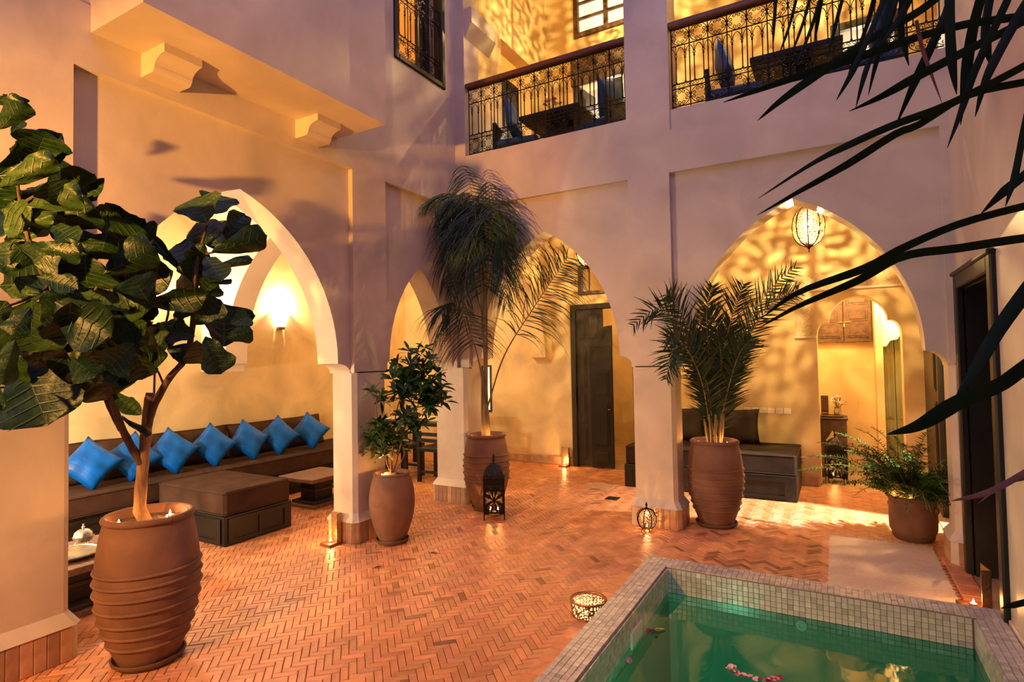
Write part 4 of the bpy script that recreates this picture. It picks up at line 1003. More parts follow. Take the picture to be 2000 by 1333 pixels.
# ================================================================ balcony furniture
def arm_chair(label, loc, rz, clabel):
    t = thing('balcony_chair', label, 'chair', loc, rz, 'balcony chairs')
    MB().bbox(-0.27, 0.27, -0.27, 0.27, 0.26, 0.31, 0.006).build('seat', 'black_wood', t)
    for sx in (-1, 1):
        for sy in (-1, 1): MB().bbox(sx * 0.25 - 0.022, sx * 0.25 + 0.022, sy * 0.25 - 0.022, sy * 0.25 + 0.022, 0, 0.26 if sy > 0 else 0.60, 0.003).build('leg', 'black_wood', t)
    MB().bbox(-0.24, 0.24, -0.265, -0.24, 0.34, 0.60, 0.004).build('backrest', 'black_wood', t)
    MB().bbox(-0.265, 0.265, -0.25, 0.265, 0.31, 0.40, 0.025).build('seat_pad', 'blue_cloth', t)
    o = link('chair_cushion', pillow_mesh('cushion', 'blue_cloth', 0.46, 0.46, 0.16, 10, 0.08)); tag(o, clabel, 'cushion', 'balcony chair cushions')
    c, s = cos(rz), sin(rz); rot = lambda v: Vector((v[0] * c - v[1] * s, v[0] * s + v[1] * c, v[2]))
    orient(o, rot((1, 0, 0.35)), rot((0, 1, 0.25)), Vector(loc) + rot((0, -0.10, 0.68)))
def cafe_table(label, loc):
    t = thing('balcony_table', label, 'table', loc, 0, 'balcony tables')
    MB().bbox(-0.38, 0.38, -0.33, 0.33, 0.57, 0.62, 0.006).build('table_top', 'black_wood', t)
    MB().bbox(-0.12, 0.12, -0.12, 0.12, 0.03, 0.57, 0.006).build('pedestal', 'black_wood', t); MB().bbox(-0.26, 0.26, -0.24, 0.24, 0, 0.03, 0.005).build('foot', 'black_wood', t)
arm_chair('blue padded low chair at the left end of the left balcony', (-3.20, 5.98, 3.76), radians(-80), 'blue cushion on the chair at the left end of the left balcony')
arm_chair('blue padded low chair right of the left balcony table', (-2.17, 6.02, 3.76), radians(70), 'tall blue cushion on the chair right of the left balcony table')
cafe_table('dark square pedestal table on the left balcony', (-2.72, 6.05, 3.76))
bouquet('dark vase of flowers on the left balcony table', (-2.78, 5.98, 4.38), 10, 0.10, 0.045, ['petal_red', 'petal_pink'])
arm_chair('blue padded low chair at the left of the right balcony', (-0.78, 5.98, 3.76), radians(-84), 'blue cushion on the chair at the left of the right balcony')
arm_chair('blue padded low chair at the right of the right balcony', (0.34, 6.00, 3.76), radians(84), 'blue cushion on the chair at the right of the right balcony, behind palm leaves')
cafe_table('dark square pedestal table on the right balcony', (-0.24, 6.05, 3.76))
# ================================================================ rug, hatch, floor litter
t = thing('wool_rug', 'cream wool runner rug with fringe leading to the pool', 'rug', (0.27, 5.0, 0))
m = MB(); n = 40; ids = []
for i in range(n + 1):
    row = []
    for j in range(17):
        x = -0.365 + 0.73 * j / 16; y = -0.72 + 1.44 * i / n
        if j in (0, 16): x += 0.006 * sin(i * 2.3 + j)
        row.append(m.vert((x, y, 0.008 + 0.0022 * sin(i * 1.3) * sin(j * 1.7) if 0 < j < 16 else 0.003)))
    ids.append(row)
for i in range(n):
    for j in range(16): m.face([ids[i][j], ids[i][j + 1], ids[i + 1][j + 1], ids[i + 1][j]])
m.build('pile', 'rug_wool', t, 'all')
m = MB(); rr = random.Random(3)
for k in range(150):
    x = -0.365 + 0.73 * k / 149; m.tube([(x, 0.715, 0.006), (x + rr.uniform(-0.01, 0.01), 0.745, 0.007), (x + rr.uniform(-0.025, 0.025), 0.765 + rr.uniform(0, 0.03), 0.003)], 0.0022, 4)
stuff(m.build('fringe', 'rug_wool', t))
o = MB().bbox(-2.72, -2.40, 6.46, 6.78, -0.01, 0.004, 0.003).build('floor_hatch', 'plinth_tile'); tag(o, 'square metal inspection cover set in the gallery floor', 'hatch')
MB().box(-2.62, -2.50, 6.48, 6.50, 0.004, 0.006).build('handle', 'iron', o)
o = MB().bbox(-2.30, -2.16, 6.10, 6.24, -0.01, 0.004, 0.002).build('floor_drain', 'iron'); tag(o, 'small dark drain grate in the brick floor near the middle pier', 'drain')
MB().box(-2.28, -2.18, 6.16, 6.18, 0.004, 0.006).build('bar', 'iron', o)
leafm = MB(); leafm.poly([(-0.05, 0, 0.004), (-0.01, 0.012, 0.010), (0.05, 0.002, 0.005), (0.0, -0.010, 0.006)]); leafm = leafm.mesh('fallen_leaf', 'bark_dark')
for k, (x, y, a, lb) in enumerate([(-2.93, 3.80, 0.4, 'dry dark leaf lying on the bricks left of the black lantern reflection'), (-3.12, 3.35, 1.2, 'dry dark leaf lying on the open brick floor right of the small urn')]):
    o = link('fallen_leaf', leafm, None, (x, y, 0), (0, 0, a)); tag(o, lb, 'leaf')
# petals on the water
pet = MB(); ids = []
for k in range(9):
    a = 2 * pi * k / 8; ids.append((0.018 * cos(a) * (1.3 if k < 8 else 1), 0.014 * sin(a), 0.006 if k % 2 else 0.004))
c0 = pet.vert((0, 0, 0.001)); rim = [pet.vert(p) for p in ids[:8]]
for k in range(8): pet.face([c0, rim[k], rim[(k + 1) % 8]])
pets = {c: pet.mesh('petal', c) for c in ('petal_pink', 'petal_pale', 'petal_red', 'petal_yellow')}
rr = random.Random(5)
def petals(cx, cy, n, r, cols, label):
    for k in range(n):
        if r > 0.06: a = pi * 1.15 * k / n + 2.9; p = (cx + r * cos(a) + rr.uniform(-0.015, 0.015), cy + 0.5 * r * sin(a) + rr.uniform(-0.01, 0.01))
        else: p = (cx + rr.uniform(-r, r), cy + rr.uniform(-r, r))
        o = link('rose_petal', pets[rr.choice(cols)], None, (p[0], p[1], PWZ + 0.003), (rr.uniform(-0.2, 0.2), rr.uniform(-0.2, 0.2), rr.uniform(0, 6)))
        tag(o, label, 'petal', label); s = rr.uniform(0.8, 1.25); o.scale = (s, s, s)
petals(-0.42, 3.26, 22, 0.11, ['petal_pale', 'petal_pale', 'petal_pink', 'petal_red'], 'rose petal floating in the curved row in the pool')
petals(-1.02, 3.45, 6, 0.035, ['petal_pink', 'petal_red'], 'pink petal floating near the skimmer plate')
petals(-0.99, 3.49, 2, 0.02, ['petal_yellow'], 'yellow petal floating beside the pink ones by the skimmer')
petals(-1.035, 3.07, 1, 0.003, ['petal_pink'], 'single pink petal floating against the left pool wall')
# ================================================================ plant shapes (metres)
FIG_LEAVES = [((-3.229,1.057,2.792),(0.97,0.04,-0.24),(0.88,-0.30,-0.36),0.256,0.054,0),
((-3.168,1.059,2.648),(0.99,-0.07,0.12),(0.90,-0.28,-0.33),0.228,0.112,0),
((-3.506,1.215,2.749),(0.13,0.43,0.89),(0.85,-0.49,-0.21),0.097,0.054,0),
((-3.224,1.064,2.448),(0.78,0.39,0.49),(0.90,-0.21,-0.38),0.345,0.156,0),
((-3.197,1.059,2.389),(0.98,0.15,0.13),(0.89,-0.24,-0.34),0.331,0.112,1),
((-3.358,1.312,2.469),(0.35,0.57,0.74),(0.84,-0.54,-0.09),0.173,0.155,0),
((-3.203,1.345,2.377),(0.93,0.09,0.34),(0.90,-0.31,-0.30),0.251,0.064,0),
((-3.427,1.138,2.393),(0.77,0.59,0.25),(0.89,-0.43,0.01),0.252,0.086,0),
((-3.309,1.321,2.397),(0.95,0.09,0.31),(0.88,-0.42,-0.20),0.312,0.178,1),
((-3.399,1.462,2.389),(0.89,0.41,-0.20),(0.82,-0.39,-0.39),0.225,0.157,0),
((-3.360,1.111,2.242),(0.99,0.13,0.08),(0.87,-0.40,-0.03),0.317,0.073,2),
((-3.518,1.203,2.194),(0.82,0.36,0.44),(0.93,-0.24,-0.26),0.116,0.118,0),
((-3.464,1.252,2.227),(0.79,0.41,0.46),(0.85,-0.50,0.03),0.158,0.083,1),
((-3.500,1.495,2.117),(0.34,0.06,0.94),(0.93,-0.33,-0.17),0.206,0.283,0),
((-3.271,1.506,2.237),(0.93,0.32,0.19),(0.86,-0.32,-0.36),0.214,0.093,0),
((-3.213,1.407,2.147),(-0.36,0.19,-0.92),(0.71,-0.69,-0.13),0.177,0.364,0),
((-3.019,1.401,2.035),(0.77,0.47,0.44),(0.89,-0.35,-0.28),0.252,0.178,0),
((-3.263,1.489,2.002),(0.89,0.42,0.16),(0.88,-0.42,-0.22),0.397,0.191,0),
((-3.464,1.298,2.070),(-0.30,-0.93,0.23),(0.95,-0.32,-0.06),0.142,0.090,0),
((-3.060,1.166,1.927),(-0.88,-0.44,0.16),(0.94,-0.32,0.03),0.201,0.075,1),
((-3.168,1.177,1.905),(-0.23,0.08,-0.97),(0.88,-0.48,-0.05),0.256,0.269,1),
((-3.319,1.186,1.860),(-0.97,-0.09,-0.23),(0.87,-0.40,0.06),0.196,0.062,0),
((-3.091,1.091,1.726),(0.27,-0.29,-0.92),(0.99,-0.14,-0.05),0.209,0.110,1),
((-3.338,1.210,1.611),(0.56,0.06,-0.83),(0.89,-0.46,0.00),0.337,0.348,0),
((-2.991,1.196,1.883),(0.77,0.34,-0.54),(0.77,-0.53,-0.28),0.293,0.240,0),
((-3.270,1.563,1.903),(0.24,0.44,-0.87),(0.98,-0.15,0.13),0.317,0.271,0),
((-3.259,1.304,1.761),(0.01,0.36,-0.93),(0.72,-0.68,-0.13),0.319,0.250,0),
((-3.207,1.419,1.661),(0.39,0.80,-0.45),(0.93,-0.33,0.19),0.188,0.197,0),
((-3.241,1.457,1.623),(-0.11,0.38,-0.92),(0.94,-0.34,0.05),0.240,0.218,0),
((-3.342,1.589,1.571),(0.95,0.12,-0.29),(0.84,-0.50,-0.11),0.189,0.115,0),
((-3.172,1.518,1.454),(0.93,0.01,-0.37),(0.87,-0.48,0.02),0.232,0.085,1),
((-3.384,1.640,1.332),(0.84,0.17,-0.52),(0.74,-0.62,-0.12),0.213,0.039,0),
((-3.117,1.348,1.947),(0.95,0.18,-0.26),(0.91,-0.38,0.04),0.316,0.092,1),
((-2.984,1.571,1.907),(0.95,0.30,0.06),(0.82,-0.42,-0.32),0.342,0.132,0),
((-3.229,1.721,1.794),(0.91,0.21,-0.35),(0.81,-0.53,-0.19),0.136,0.183,0),
((-3.163,1.055,1.539),(0.81,-0.20,-0.55),(0.87,-0.45,0.02),0.213,0.037,0),
((-3.180,1.613,1.660),(0.99,0.07,-0.08),(0.81,-0.46,-0.20),0.242,0.126,0),
((-3.085,1.295,1.635),(0.95,0.04,-0.32),(0.90,-0.25,0.16),0.182,0.146,0),
((-3.031,1.143,1.994),(0.86,0.42,-0.28),(0.93,-0.33,0.04),0.196,0.095,0),
((-3.227,1.154,2.295),(0.20,0.85,0.48),(0.91,-0.34,-0.22),0.148,0.105,0),
((-3.109,1.150,2.139),(0.91,0.31,-0.25),(0.81,-0.37,-0.37),0.225,0.119,0),
((-3.112,1.227,2.247),(0.90,0.09,-0.42),(0.92,-0.29,-0.04),0.213,0.111,0),
((-3.470,1.199,2.640),(0.93,0.36,0.10),(0.82,-0.17,-0.49),0.144,0.118,0),
((-3.123,1.156,1.866),(0.14,-0.55,-0.82),(0.86,-0.50,0.05),0.143,0.108,0),
((-2.994,1.221,1.817),(0.34,0.87,-0.37),(0.83,-0.47,-0.32),0.119,0.161,0),
((-3.142,1.343,1.758),(-0.70,0.03,-0.71),(0.94,-0.35,-0.03),0.238,0.173,0),
((-3.479,1.583,1.805),(0.74,0.21,-0.64),(0.95,-0.23,0.13),0.222,0.197,0),
((-3.187,1.592,1.847),(0.52,0.73,0.44),(0.84,-0.53,0.10),0.126,0.125,0),
((-3.174,1.233,2.017),(0.28,-0.76,-0.59),(0.88,-0.46,0.03),0.144,0.112,0),
((-3.487,1.229,2.069),(0.50,0.66,0.56),(0.84,-0.52,0.13),0.146,0.101,0),
((-2.807,1.779,2.329),(-0.41,-0.13,0.90),(0.68,-0.65,-0.30),0.157,0.244,1),
((-2.852,1.856,2.394),(-0.18,0.33,0.93),(0.80,-0.55,-0.24),0.139,0.193,1),
((-2.828,1.881,2.212),(-0.63,-0.26,0.73),(0.89,-0.43,-0.09),0.241,0.193,0),
((-2.886,1.939,2.228),(-0.56,0.11,0.82),(0.91,-0.32,-0.12),0.228,0.112,2),
((-2.918,1.937,2.253),(0.15,0.49,0.86),(0.75,-0.65,-0.14),0.238,0.121,0),
((-2.705,1.741,2.159),(0.67,0.69,0.28),(0.78,-0.44,-0.45),0.273,0.150,0),
((-2.985,1.903,2.122),(-0.72,-0.33,0.61),(0.92,-0.34,0.07),0.247,0.242,0),
((-2.871,1.693,2.064),(-0.60,-0.31,0.74),(0.84,-0.51,-0.19),0.257,0.060,0),
((-2.927,1.860,2.115),(0.62,0.76,0.19),(0.79,-0.49,-0.37),0.232,0.059,0),
((-2.717,1.726,2.000),(0.31,0.93,0.18),(0.76,-0.43,-0.47),0.122,0.031,0),
((-2.984,1.875,2.016),(0.22,-0.59,0.77),(0.70,-0.67,-0.23),0.186,0.154,1),
((-2.986,1.843,2.005),(-0.93,-0.17,0.32),(0.85,-0.51,-0.15),0.220,0.178,0),
((-3.004,1.867,1.948),(0.83,-0.11,0.54),(0.79,-0.60,-0.07),0.186,0.111,0),
((-2.860,1.760,1.942),(0.42,0.87,0.27),(0.81,-0.58,0.10),0.133,0.049,0),
((-2.925,1.774,1.867),(-0.80,-0.60,-0.02),(0.81,-0.50,0.27),0.107,0.091,0),
((-2.786,1.704,1.795),(0.63,0.35,0.69),(0.84,-0.53,-0.08),0.178,0.142,0),
((-2.899,1.931,1.689),(0.04,0.02,1.00),(0.95,-0.29,-0.07),0.239,0.299,0),
((-2.749,1.841,1.728),(0.63,0.72,0.28),(0.82,-0.58,-0.03),0.136,0.114,0),
((-2.623,1.789,1.793),(0.28,0.83,0.49),(0.73,-0.66,0.15),0.102,0.110,0),
((-2.805,1.713,1.737),(-0.78,-0.54,0.30),(0.87,-0.48,0.04),0.122,0.135,0),
((-3.029,1.829,1.705),(-0.19,-0.76,-0.62),(0.78,-0.61,0.14),0.112,0.127,0),
((-2.917,1.789,1.721),(-0.44,0.42,-0.80),(0.67,-0.72,-0.05),0.166,0.157,0),
((-2.767,1.745,1.736),(0.29,0.25,-0.92),(0.95,-0.28,0.10),0.206,0.167,0),
((-3.117,1.682,1.794),(0.97,0.14,-0.20),(0.87,-0.43,0.12),0.100,0.159,1),
((-3.204,1.729,1.661),(0.82,-0.17,0.55),(0.75,-0.61,0.04),0.233,0.144,0),
((-2.776,1.754,2.145),(0.72,-0.00,-0.69),(0.90,-0.39,-0.04),0.178,0.136,0),
((-2.850,1.787,2.226),(-0.68,0.00,-0.74),(0.71,-0.69,-0.07),0.164,0.139,0),
((-3.259,1.364,1.880),(0.38,-0.62,0.68),(0.97,-0.18,0.03),0.137,0.143,0),
((-3.213,1.219,1.755),(0.12,-0.42,0.90),(0.92,-0.38,-0.08),0.149,0.185,0),
((-3.487,1.238,2.190),(0.35,0.42,-0.84),(0.72,-0.60,-0.32),0.183,0.148,1),
((-3.245,1.113,1.897),(-0.48,-0.32,-0.81),(0.94,-0.32,-0.06),0.137,0.204,0),
((-3.465,1.182,1.674),(-0.76,-0.65,0.07),(0.91,-0.28,0.26),0.124,0.230,1),
((-3.180,1.110,2.153),(0.08,0.70,-0.71),(0.88,-0.41,-0.23),0.116,0.183,0),
((-3.321,1.547,2.456),(-0.06,0.60,-0.80),(0.92,-0.35,-0.16),0.183,0.194,0),
((-3.365,1.494,2.061),(0.27,-0.74,-0.61),(0.88,-0.47,-0.03),0.152,0.224,1),
((-3.197,1.706,1.838),(-0.48,-0.45,-0.75),(0.94,-0.21,-0.25),0.158,0.227,0),
((-3.204,1.118,2.348),(-0.90,-0.12,-0.41),(0.93,-0.18,-0.28),0.210,0.201,0),
((-3.431,1.150,1.773),(-0.67,-0.62,-0.40),(0.89,-0.41,0.19),0.151,0.157,0),
((-3.271,1.313,1.779),(0.87,0.23,-0.44),(0.94,-0.34,0.03),0.219,0.157,0),
((-3.165,1.062,2.290),(0.35,-0.52,-0.78),(0.86,-0.48,-0.07),0.186,0.132,0),
((-3.392,1.243,2.351),(-0.42,-0.86,-0.28),(0.85,-0.19,-0.48),0.177,0.186,1),
((-3.224,1.161,1.649),(-0.65,-0.36,-0.67),(0.91,-0.40,0.06),0.129,0.198,1),
((-3.431,1.134,2.354),(0.86,-0.21,0.47),(0.94,-0.26,-0.23),0.199,0.159,0),
((-3.581,1.206,2.003),(0.98,0.22,0.00),(0.93,-0.35,-0.04),0.332,0.192,0),
((-3.101,1.205,1.765),(0.80,0.05,0.59),(0.94,-0.12,-0.19),0.203,0.151,0),
((-2.858,1.198,1.873),(-0.60,0.18,-0.78),(0.97,-0.17,-0.08),0.204,0.199,0),
((-3.353,1.284,1.691),(-0.50,0.04,-0.86),(0.98,-0.04,-0.05),0.211,0.189,0),
((-3.051,1.428,2.239),(-0.26,-0.12,-0.96),(0.89,-0.42,-0.17),0.131,0.204,0),
((-3.346,1.183,1.694),(-0.96,-0.13,-0.23),(0.94,-0.26,-0.11),0.239,0.176,1),
((-3.529,1.540,1.928),(0.96,0.15,0.24),(0.89,-0.45,-0.03),0.335,0.236,0),
((-3.383,1.498,1.629),(0.03,0.25,0.97),(0.87,-0.49,-0.01),0.169,0.186,0),
((-3.336,1.586,1.957),(0.96,0.27,-0.11),(0.86,-0.42,0.13),0.277,0.247,1),
((-3.046,1.565,1.634),(-0.86,-0.47,0.19),(0.83,-0.46,-0.26),0.223,0.182,0),
((-3.248,1.279,2.264),(0.96,0.23,0.18),(0.89,-0.29,-0.32),0.248,0.189,0),
((-3.216,1.131,2.048),(-0.38,-0.16,0.91),(0.74,-0.61,-0.24),0.140,0.153,0),
((-3.372,1.311,1.890),(0.79,0.16,-0.59),(0.91,-0.41,-0.10),0.164,0.172,0),
((-3.315,1.594,1.863),(0.96,0.19,0.21),(0.89,-0.43,-0.12),0.237,0.157,0),
((-2.863,1.179,2.287),(0.42,-0.67,0.61),(0.89,-0.38,-0.25),0.124,0.145,0),
((-3.113,1.635,2.360),(-0.69,-0.31,-0.66),(0.84,-0.52,-0.13),0.160,0.172,0),
((-3.475,1.285,1.653),(-0.89,-0.45,0.02),(0.91,-0.31,0.18),0.220,0.159,0),
((-3.093,1.382,1.681),(-0.58,0.26,-0.77),(0.96,-0.11,-0.00),0.190,0.217,1),
((-3.442,1.275,2.080),(0.07,0.04,1.00),(0.97,-0.20,-0.16),0.144,0.207,0),
((-2.855,1.520,1.892),(0.18,-0.57,0.80),(0.95,-0.29,-0.01),0.140,0.207,0),
((-3.257,1.380,2.179),(-0.61,-0.08,-0.79),(0.95,-0.19,-0.21),0.138,0.165,0),
((-3.036,1.135,2.508),(0.88,-0.10,0.47),(0.91,-0.23,-0.32),0.166,0.207,0),
((-3.358,1.349,1.675),(0.95,0.06,0.30),(0.87,-0.45,0.07),0.249,0.156,0),
((-3.195,1.598,1.893),(0.32,0.08,0.94),(0.68,-0.73,-0.02),0.155,0.213,0),
((-3.007,1.217,2.137),(-0.64,-0.46,-0.61),(0.85,-0.52,0.03),0.142,0.200,0),
((-3.045,1.113,2.301),(1.00,0.06,-0.06),(0.90,-0.33,-0.28),0.301,0.131,1),
((-2.939,1.493,1.701),(0.12,-0.71,-0.70),(0.94,-0.17,-0.24),0.180,0.168,0),
((-3.016,1.526,1.694),(-0.18,0.36,-0.92),(0.95,-0.32,0.04),0.197,0.145,0),
((-3.480,1.153,2.469),(0.41,0.38,-0.83),(0.99,-0.06,-0.03),0.166,0.167,0),
((-3.444,1.246,2.327),(0.46,0.46,0.76),(0.91,-0.38,-0.18),0.169,0.152,0),
((-3.415,1.473,2.106),(-0.18,-0.98,0.06),(0.91,-0.37,-0.18),0.167,0.232,0),
((-3.259,1.475,2.051),(0.11,-0.77,0.63),(0.78,-0.54,-0.31),0.146,0.188,0),
((-3.190,1.500,2.206),(0.99,0.06,0.14),(0.86,-0.34,-0.30),0.285,0.231,0),
((-3.197,1.689,1.824),(-0.42,-0.79,-0.44),(0.88,-0.48,0.03),0.159,0.218,1),
((-3.185,1.590,2.308),(0.44,0.85,-0.28),(0.82,-0.47,-0.32),0.129,0.159,0),
((-3.311,1.095,2.347),(0.81,0.27,-0.53),(0.78,-0.42,-0.37),0.212,0.187,1)]
FIG_BRANCHES = [([(-3.348,1.731,0.760),(-3.332,1.734,0.962),(-3.306,1.741,1.186),(-3.283,1.747,1.382),(-3.276,1.749,1.443)],(0.034,0.03,0.028,0.027,0.02)),
([(-3.297,1.744,1.256),(-3.251,1.754,1.368),(-3.153,1.782,1.521),(-3.052,1.812,1.630),(-2.984,1.810,1.793),(-2.951,1.799,2.009),(-2.915,1.802,2.170),(-2.851,1.810,2.326)],(0.024,0.02,0.018,0.016,0.014,0.012,0.009,0.005)),
([(-3.319,1.726,1.061),(-3.324,1.674,1.166),(-3.325,1.624,1.282),(-3.308,1.583,1.394),(-3.289,1.533,1.517),(-3.308,1.459,1.663),(-3.276,1.356,1.839),(-3.288,1.287,1.984),(-3.296,1.219,2.172),(-3.270,1.170,2.352),(-3.223,1.133,2.525)],(0.022,0.02,0.018,0.016,0.014,0.013,0.012,0.011,0.01,0.008,0.005)),
([(-3.323,1.625,1.254),(-3.392,1.606,1.363),(-3.429,1.581,1.473),(-3.458,1.550,1.570),(-3.431,1.502,1.746),(-3.357,1.480,1.902),(-3.252,1.479,2.000)],(0.014,0.012,0.01,0.01,0.009,0.008,0.006)),
([(-3.188,1.774,1.487),(-3.205,1.751,1.563),(-3.216,1.719,1.620)],(0.006,0.005,0.003)),
([(-3.439,1.856,1.340),(-3.314,1.802,1.634),(-3.091,1.746,1.905),(-3.133,1.664,1.928)],(0.006,0.006,0.006,0.004)),
([(-3.276,1.356,1.839),(-3.290,1.258,1.785),(-3.281,1.187,1.663)],(0.009,0.007,0.005)),
([(-3.288,1.287,1.984),(-3.263,1.189,1.912),(-3.221,1.099,1.868)],(0.009,0.007,0.004)),
([(-2.955,1.801,1.900),(-2.856,1.826,1.788),(-2.760,1.848,1.718)],(0.008,0.007,0.005)),
([(-2.915,1.802,2.170),(-2.797,1.845,2.191)],(0.007,0.005)),
([(-3.270,1.170,2.352),(-3.129,1.213,2.412),(-3.023,1.249,2.451)],(0.008,0.006,0.004))]
TALL_FRONDS = [[(-3.250,5.165,1.166),(-3.208,5.074,2.033),(-3.192,4.972,2.773),(-3.195,4.868,3.284),(-3.244,4.744,3.586)],
[(-3.251,5.160,1.275),(-3.260,5.110,2.146),(-3.285,5.052,2.960),(-3.385,4.968,3.295),(-3.550,4.858,3.349),(-3.656,4.784,3.272)],
[(-3.251,5.160,1.275),(-3.243,5.113,2.146),(-3.228,5.078,2.794),(-3.309,4.997,3.181),(-3.440,4.902,3.157),(-3.531,4.838,2.843)],
[(-3.242,5.166,1.275),(-3.202,5.099,2.142),(-3.118,5.066,2.780),(-3.040,5.040,3.087),(-2.923,5.049,3.020),(-2.841,5.049,2.641)],
[(-3.242,5.166,1.275),(-3.209,5.106,2.035),(-3.100,5.094,2.674),(-3.016,5.074,3.145),(-3.075,4.977,3.452)],
[(-3.248,5.169,1.057),(-3.045,5.209,1.625),(-2.749,5.304,2.102),(-2.532,5.360,2.414),(-2.357,5.395,2.641)],
[(-3.261,5.160,1.111),(-3.283,5.105,1.494),(-3.334,5.034,1.821),(-3.423,4.944,2.118),(-3.499,4.868,2.187),(-3.570,4.801,2.080)],
[(-3.247,5.163,1.275),(-3.233,5.114,2.363),(-3.245,5.068,2.903),(-3.326,4.998,3.010),(-3.420,4.936,2.684),(-3.501,4.888,2.146)],
[(-3.247,5.163,1.275),(-3.204,5.079,2.357),(-3.131,5.030,2.910),(-3.159,4.939,3.029),(-3.249,4.833,2.546),(-3.265,4.774,1.916)],
[(-3.247,5.163,1.275),(-3.179,5.069,2.354),(-3.038,5.038,2.819),(-2.927,5.012,2.644),(-2.866,4.970,2.113)],
[(-3.247,5.163,1.275),(-3.218,5.118,2.581),(-3.223,5.080,3.121),(-3.303,5.011,3.336),(-3.436,4.920,3.308),(-3.565,4.837,3.118)],
[(-3.250,5.165,1.166),(-3.239,5.084,2.361),(-3.273,5.002,2.841),(-3.363,4.900,2.995),(-3.448,4.812,2.776),(-3.474,4.766,2.347)],
[(-3.242,5.166,1.275),(-3.191,5.132,2.471),(-3.117,5.133,3.009),(-3.157,5.081,3.221),(-3.244,5.014,3.110),(-3.293,4.978,2.677)]]
DATE_FRONDS = [[(-1.034,5.671,0.834),(-1.044,5.536,1.278),(-1.116,5.369,1.614),(-1.237,5.175,1.915),(-1.367,4.984,2.002),(-1.529,4.782,1.844)],
[(-1.046,5.664,0.859),(-1.070,5.486,1.470),(-1.151,5.284,1.847),(-1.223,5.092,2.060),(-1.251,4.930,2.129)],
[(-1.025,5.676,0.858),(-1.026,5.531,1.564),(-1.013,5.403,1.986),(-0.938,5.317,2.215)],
[(-1.004,5.688,0.858),(-0.938,5.617,1.466),(-0.848,5.569,1.845),(-0.764,5.521,2.073),(-0.696,5.468,2.230)],
[(-0.995,5.693,0.858),(-0.868,5.752,1.463),(-0.730,5.825,1.849),(-0.543,5.928,2.187),(-0.298,6.066,2.432)],
[(-0.987,5.697,0.858),(-0.824,5.764,1.462),(-0.660,5.840,1.847),(-0.466,5.936,2.110),(-0.277,6.035,2.197)],
[(-1.045,5.663,0.883),(-1.080,5.482,1.423),(-1.197,5.264,1.662),(-1.260,5.086,1.617),(-1.282,4.938,1.375)],
[(-1.055,5.659,0.835),(-1.076,5.489,1.281),(-1.131,5.304,1.568),(-1.216,5.106,1.752),(-1.263,4.936,1.750)],
[(-1.012,5.683,0.858),(-0.990,5.647,1.466),(-0.986,5.608,1.852),(-1.017,5.556,2.043)],
[(-1.000,5.690,0.858),(-0.921,5.690,1.368),(-0.886,5.670,1.705),(-0.834,5.665,1.896)],
[(-1.021,5.678,0.858),(-1.035,5.622,1.322),(-1.105,5.540,1.614),(-1.170,5.467,1.759)],
[(-0.991,5.695,0.858),(-0.870,5.645,1.322),(-0.765,5.591,1.607),(-0.647,5.549,1.743)],
[(-1.008,5.685,0.858),(-0.965,5.638,1.274),(-0.931,5.590,1.562),(-0.947,5.514,1.847)],
[(-1.030,5.674,0.834),(-1.061,5.582,1.132),(-1.084,5.497,1.375),(-1.111,5.415,1.473)],
[(-0.988,5.698,0.833),(-0.927,5.714,1.124),(-0.885,5.721,1.367),(-0.812,5.749,1.511)],
[(-1.038,5.669,0.834),(-1.068,5.678,1.173),(-1.080,5.696,1.564),(-1.138,5.690,1.861)],
[(-0.983,5.700,0.833),(-0.923,5.753,1.170),(-0.857,5.808,1.510),(-0.783,5.870,1.804)]]
